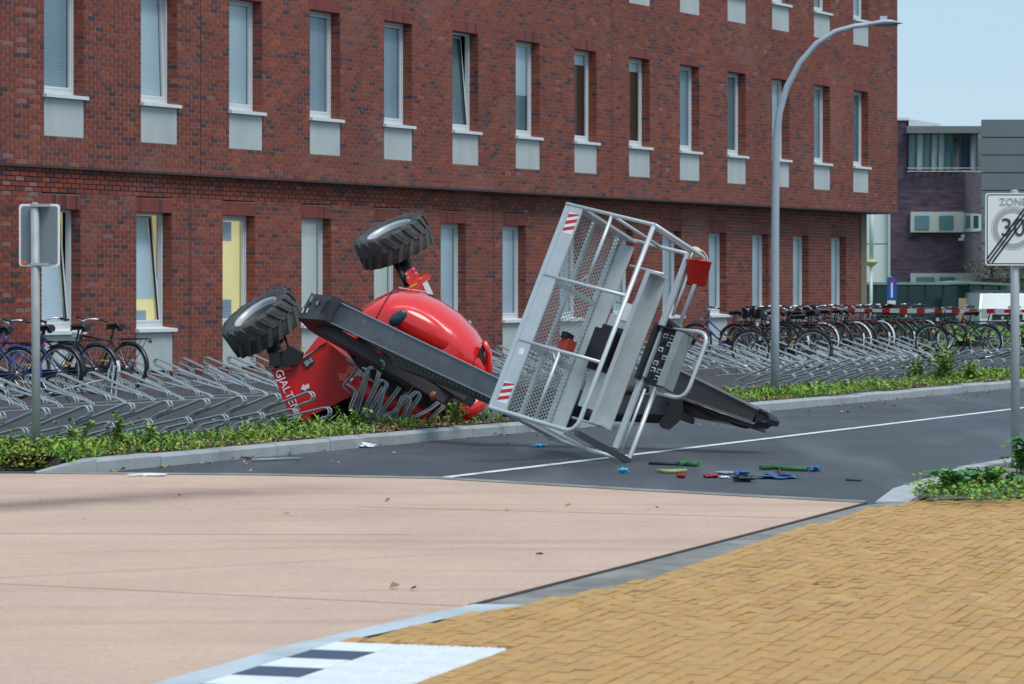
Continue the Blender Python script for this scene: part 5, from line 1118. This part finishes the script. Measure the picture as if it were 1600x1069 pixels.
# ------------------------------------------------------------------ barrier tape
tp = thing('barrier_tape', 'red and white barrier tape strung behind the parked bicycles and across the road', 'tape', W(1215, 484, 66))
def ty(px): u = (px - 1214) / 470; return W(px, 483 + 3 * u + 5 * math.sin(math.pi * u) * .3, 66 - 5 * u)
x = 1214.0; k = 0
M_tr, M_tw = mat('tape_red', (.62, .02, .02), .5, var=.05), mat('tape_white', (.78, .78, .78), .5, var=.03)
while x < 1680:
    w = 12.6 if k % 2 == 0 else 14.7; m = MB(); a, b = ty(x), ty(x + w); tw = .040 + .008 * math.sin(x * .05)
    m.prism([a - UP * tw, b - UP * tw, b + UP * tw, a + UP * tw], Vector((0, .002, 0))); m.build('red_band' if k % 2 == 0 else 'white_band', M_tr if k % 2 == 0 else M_tw, tp); x += w; k += 1

# ------------------------------------------------------------------ buildings and street behind
def purple():
    m = mat('purple_brick', (.088, .056, .088), .8, var=.75, scale=1.6, stretch=(.9, .9, 4.0)); return m
M_pur = purple(); M_tgl = mat('teal_glass', (.10, .22, .25), .12, var=.15, scale=.6); M_cream = mat('cream_frame', (.52, .54, .50), .6, var=.08); M_zinc = mat('zinc_panel', (.16, .18, .20), .5, metal=.2, var=.10, scale=.7); M_wp = mat('white_panel', (.62, .66, .67), .6, var=.06, scale=.8)
def PXB(lst, z): return [W(x, y, z) for x, y in lst]
def quadpx(mb, x0, y0, x1, y1, z, th, mm=0): mb.prism(PXB([(x0, y0), (x1, y0), (x1, y1), (x0, y1)], z), Vector((0, th, 0)), mm)
ZP = 140; gy = lambda z: HZ + CAMH * FPX / z
pb = thing('purple_brick_building', 'dark purple brick building with a glazed corner loggia behind the office block', 'building', W(1460, gy(ZP), ZP))
m = MB(); quadpx(m, 1380, 268, 1505, gy(ZP), ZP, 12); quadpx(m, 1380, 186, 1417, 268, ZP, 12)
m.prism([W(1505.2, 268, ZP), W(1545, 268, ZP + 14), W(1545, gy(ZP), ZP + 14), W(1505.2, gy(ZP), ZP)], Vector((-3, 6, 0))); m.build('wall', M_pur, pb)
m = MB(); quadpx(m, 1417.3, 197, 1534, 208, ZP - .6, 11); m.build('roof', mat('roof_slab', (.17, .18, .18), .7), pb)
m = MB(); quadpx(m, 1400, 184, 1420, 188, ZP - .1, 12); m.prism(PXB([(1420, 186), (1470, 194), (1470, 197), (1420, 197)], ZP), Vector((0, 6, 0))); m.build('parapet', M_wp, pb)
m = MB(); quadpx(m, 1418, 208, 1534, 267, ZP + 5, .3); m.build('loggia_back', mat('loggia_wall', (.20, .22, .22), .7, var=.3, scale=.8), pb)
for x in (1420, 1432, 1444, 1455, 1466, 1477, 1489, 1500, 1516, 1527):
    w = MB(); quadpx(w, x - .8, 208, x + .8, 267, ZP - .2, .2); w.build('mullion', mat('mullion_dark', (.06, .08, .09), .4), pb)
for a, b, mt in ((1421, 1431, 0), (1433, 1443, 1), (1445, 1454, 0), (1456, 1465, 1), (1467, 1476, 1), (1478, 1488, 0), (1501, 1515, 2), (1517, 1526, 1)):
    w = MB(); quadpx(w, a, 209, b, 266, ZP - .05, .06); w.build('pane', [M_tgl, mat('pale_pane', (.42, .50, .54), .15, var=.2), mat('dark_pane', (.03, .05, .09), .2)][mt], pb)
m = MB(); quadpx(m, 1418, 262, 1534, 263.4, ZP - .4, .1); m.build('railing', M_cream, pb)
def winband(x0, y0, x1, y1, wins):
    f = MB(); quadpx(f, x0, y0, x1, y1, ZP - .25, .24); w = f.build('window', M_cream, pb)
    for a, b in wins: q = MB(); quadpx(q, a, y0 + 6, b, y1 - 5, ZP - .30, .04); q.build('pane', M_tgl, w)
winband(1423, 331, 1506, 363, [(1430, 1452), (1468, 1490)])
f = MB(); f.prism([W(1506.5, 333, ZP - .1), W(1534, 335, ZP + 9), W(1534, 361, ZP + 9), W(1506.5, 363, ZP - .1)], Vector((-.2, -.1, 0))); w = f.build('window', M_cream, pb)
for a, b in ((1509, 1516), (1521, 1529)): q = MB(); quadpx(q, a, 337, b, 357, ZP - .3, .04); q.build('pane', M_tgl, w)
winband(1423, 427, 1536, 452, [(1432, 1460), (1468, 1492)])
m = MB(); quadpx(m, 1499, 372, 1506, 376, ZP - .9, .25); quadpx(m, 1505, 366, 1507, 372, ZP - .8, .7); m.build('security_camera', M_wp, pb)
zbld = thing('grey_clad_building', 'grey building clad in horizontal metal panels right of the purple brick one', 'building', W(1600, gy(132), 132))
m = MB(); m.prism(PXB([(1534, 187), (1760, 187), (1760, gy(132)), (1534, gy(132))], 132), Vector((2.6, 10, 0))); m.build('wall', mat('zinc_core', (.06, .07, .08), .7), zbld)
y = 188.0
while y < 430: m = MB(); quadpx(m, 1533.5, y, 1760, y + 26, 131.9, .09); m.build('panel', M_zinc, zbld); y += 27.6
wb = thing('white_panel_building', 'white panelled building wall between the office block and the purple bricks', 'building', W(1372, gy(126), 126))
for (a, b, c, d) in ((1340, 300, 1361.5, 381), (1362, 300, 1388, 381), (1340, 382, 1388, 470)): m = MB(); quadpx(m, a, b, c - .3, d - .5, 126, 5); m.build('panel', M_wp, wb)
m = MB(); quadpx(m, 1388, 300, 1391, 470, 125.8, .4); m.build('edge_trim', M_cream, wb)
# glass screen
ZS = 112; sc = thing('glass_shelter', 'long low shelter of green tinted glass panels with flat roof beyond the bicycles', 'shelter', W(1450, gy(ZS), ZS))
M_sg = glass('shelter_glass', (.55, .78, .76), .35, .1); M_sfr = mat('shelter_frame', (.03, .07, .075), .45)
m = MB(); m.prism(PXB([(1335, 441), (1480, 441), (1502, 439), (1594, 444), (1594, 447), (1502, 443), (1480, 445), (1335, 445)], ZS - .4), Vector((0, 3, 0))); m.build('roof', mat('shelter_roof', (.20, .27, .26), .5), sc)
m = MB(); quadpx(m, 1335, 445, 1594, gy(ZS) - 2, ZS + 2.4, .1); m.build('rear_wall', mat('shelter_back', (.12, .24, .24), .4, var=.5, scale=.5), sc)
xs = [1340, 1368, 1396, 1419, 1446, 1474, 1497, 1514, 1536, 1562, 1590]
for a, b in zip(xs, xs[1:]):
    m = MB(); quadpx(m, a - 1.4, 444, a + 1.4, gy(ZS), ZS, .12); m.build('post', M_sfr, sc)
    if a != 1497: m = MB(); quadpx(m, a + 1.5, 447, b - 1.5, gy(ZS) - 5, ZS + .05, .02); m.build('pane', M_sg, sc)
bd = thing('wooden_board', 'upright pale wooden board standing in a gap of the glass shelter', 'board', W(1504, gy(ZS - 3), ZS - 3)); m = MB(); quadpx(m, 1498, 466, 1510, gy(ZS - 3), ZS - 3, .05); m.build('board', mat('plywood', (.36, .24, .15), .8, var=.15), bd)
# low rail fence on the lawn
fr_ = thing('rail_fence', 'low grey metal rail fence along the lawn behind the bicycles', 'fence', W(1500, gy(92), 92)); m = MB(); quadpx(m, 1405, 501.5, 1680, 504, 92, .06); m.build('rail', M_sfr, fr_)
for x in range(1410, 1680, 45): m = MB(); quadpx(m, x, 502, x + 2, gy(92) + 1, 92.06, .06); m.build('post', M_sfr, fr_)
lw = MB()
for _ in range(2600): p = Vector((0, random.uniform(72, 104), .03)); p.x = (random.uniform(1380, 1680) - CX) / FPX * p.y; clump(lw, p, 2, .1, .05, [(.10, .24, .02), (.14, .30, .03), (.08, .20, .02)], .16)
tag(lw.build('grass', M_leaf, None, True), 'short bright green grass of the lawn beyond the bicycles', 'grass', kind='stuff')
# blue parking sign
zq = 72; bs = thing('dead_end_sign', 'small blue dead end road sign with white plate below it near the shelter', 'sign', W(1393, gy(zq), zq)); bs.location.z = 0
m = MB(); m.tube([W(1392, 432, zq), W(1392, gy(zq), zq)], .03, 8); m.build('pole', M_gal, bs)
m = MB(); quadpx(m, 1386, 433, 1401, 468, zq - .06, .02); pn2 = m.build('panel', mat('sign_blue', (.01, .09, .42), .4, var=.03), bs)
m = MB(); quadpx(m, 1392, 442, 1395, 465, zq - .064, .003); m.build('road_symbol', M_signw, pn2); m = MB(); quadpx(m, 1390, 437, 1397, 442, zq - .064, .003); m.build('bar_symbol', M_stripe, pn2)
m = MB(); quadpx(m, 1386.5, 469.5, 1399.5, 491, zq - .06, .02); m.build('sub_plate', M_signw, bs)
# globe lamp
zl = 100; gl_ = thing('bowl_lamp', 'slim pole lamp with a pale yellow bowl in front of the white panels', 'street lamp', W(1361, gy(zl), zl)); m = MB(); m.tube([W(1361, gy(zl), zl), W(1361, 416, zl)], .05, 8); m.tube([W(1361.5, 405, zl), W(1362, 300, zl)], .07, 8); m.build('pole', M_wp, gl_)
m = MB(); c = W(1361, 418, zl); m.lathe([(.03, 0), (.08, .03), (.22, .15), (.23, .19), (.20, .23), (.01, .25)], c, UP, 18); m.build('bowl', mat('bowl_cream', (.55, .48, .28), .5), gl_)
# white car
zc_ = 108; cr_ = thing('white_car', 'white boxy car facing the camera beside the glass shelter', 'car', W(1575, gy(zc_), zc_)); kc = FPX / zc_
def CPX(x, y, dy=0): return W(x, y, zc_) + Vector((0, dy, 0))
m = MB(); m.prism([CPX(1531, 506), CPX(1531, 490), CPX(1535, 486), CPX(1613, 486), CPX(1617, 490), CPX(1617, 506)], Vector((0, 4.2, 0))); m.prism([CPX(1532, 486, .35), CPX(1537, 457, .75), CPX(1608, 457, .75), CPX(1614, 486, .35)], Vector((0, 3.6, 0))); m.build('body', mat('car_white', (.72, .74, .75), .3, var=.03, coat=.5), cr_)
m = MB(); m.prism([CPX(1537, 484, .30), CPX(1541, 460, .66), CPX(1604, 460, .66), CPX(1609, 484, .30)], Vector((0, .05, 0))); m.build('windscreen', mat('car_glass', (.22, .30, .33), .1, var=.2, scale=1), cr_)
m = MB(); m.prism([CPX(1536, 457, .7), CPX(1538, 454, .85), CPX(1607, 454, .85), CPX(1609, 457, .7)], Vector((0, 3.5, 0))); m.build('roof', M_blk, cr_)
for a in (1534, 1601): m = MB(); m.prism([CPX(a, 490, -.02), CPX(a + 13, 490, -.02), CPX(a + 13, 496, -.02), CPX(a, 496, -.02)], Vector((0, .05, 0))); m.build('headlight', mat('car_lamp', (.35, .38, .40), .15), cr_)
m = MB(); m.prism([CPX(1550, 491, -.02), CPX(1598, 491, -.02), CPX(1598, 499, -.02), CPX(1550, 499, -.02)], Vector((0, .05, 0))); m.build('grille', M_blk, cr_)
for a in (1533, 1604):
    for dy in (.55, 3.3): m = MB(); c = CPX(a + 5, 0); c.z = .33; c.y += dy; m.lathe([(.001, -.1), (.2, -.1), (.31, -.1), (.33, -.06), (.33, .06), (.31, .1), (.001, .1)], c, (1, 0, 0), 20); m.build('wheel', M_btyre, cr_)
# leafless autumn trees
for n_, (px, zt, hh, lab2) in enumerate(((1548, 122, 3.3, 'small bare autumn tree with brown leaves beside the shelter end'), (1585, 118, 3.2, 'bushy brown autumn tree behind the white car'), (1640, 120, 4.2, 'taller brown autumn tree past the zone sign'))):
    base = W(px, gy(zt), zt); tr = thing('autumn_tree', lab2, 'tree', base); tk = MB(); cw = MB(); tk.tube([base, base + UP * hh * .3, base + Vector((.1, 0, hh * .7))], [.07, .06, .03], 6)
    for _ in range(46):
        a = random.uniform(0, 6.28); z0 = random.uniform(.25, .7) * hh; L_ = random.uniform(.4, 1.2); p = base + UP * z0; q = p + Vector((math.cos(a) * L_, math.sin(a) * L_, random.uniform(.1, .9))); tk.tube([p, (p + q) / 2 + UP * .06, q], [.018, .012, .006], 4)
        for _k in range(22): leaf(cw, p + (q - p) * random.uniform(.3, 1.1) + Vector((random.gauss(0, .1), random.gauss(0, .1), random.gauss(0, .1))), .09, .6, jit(random.choice([(.12, .075, .05), (.16, .10, .05), (.09, .08, .04), (.18, .14, .07)])))
    tk.build('trunk', mat('bark', (.07, .055, .045), .9), tr); cw.build('crown', M_leaf, tr, True)
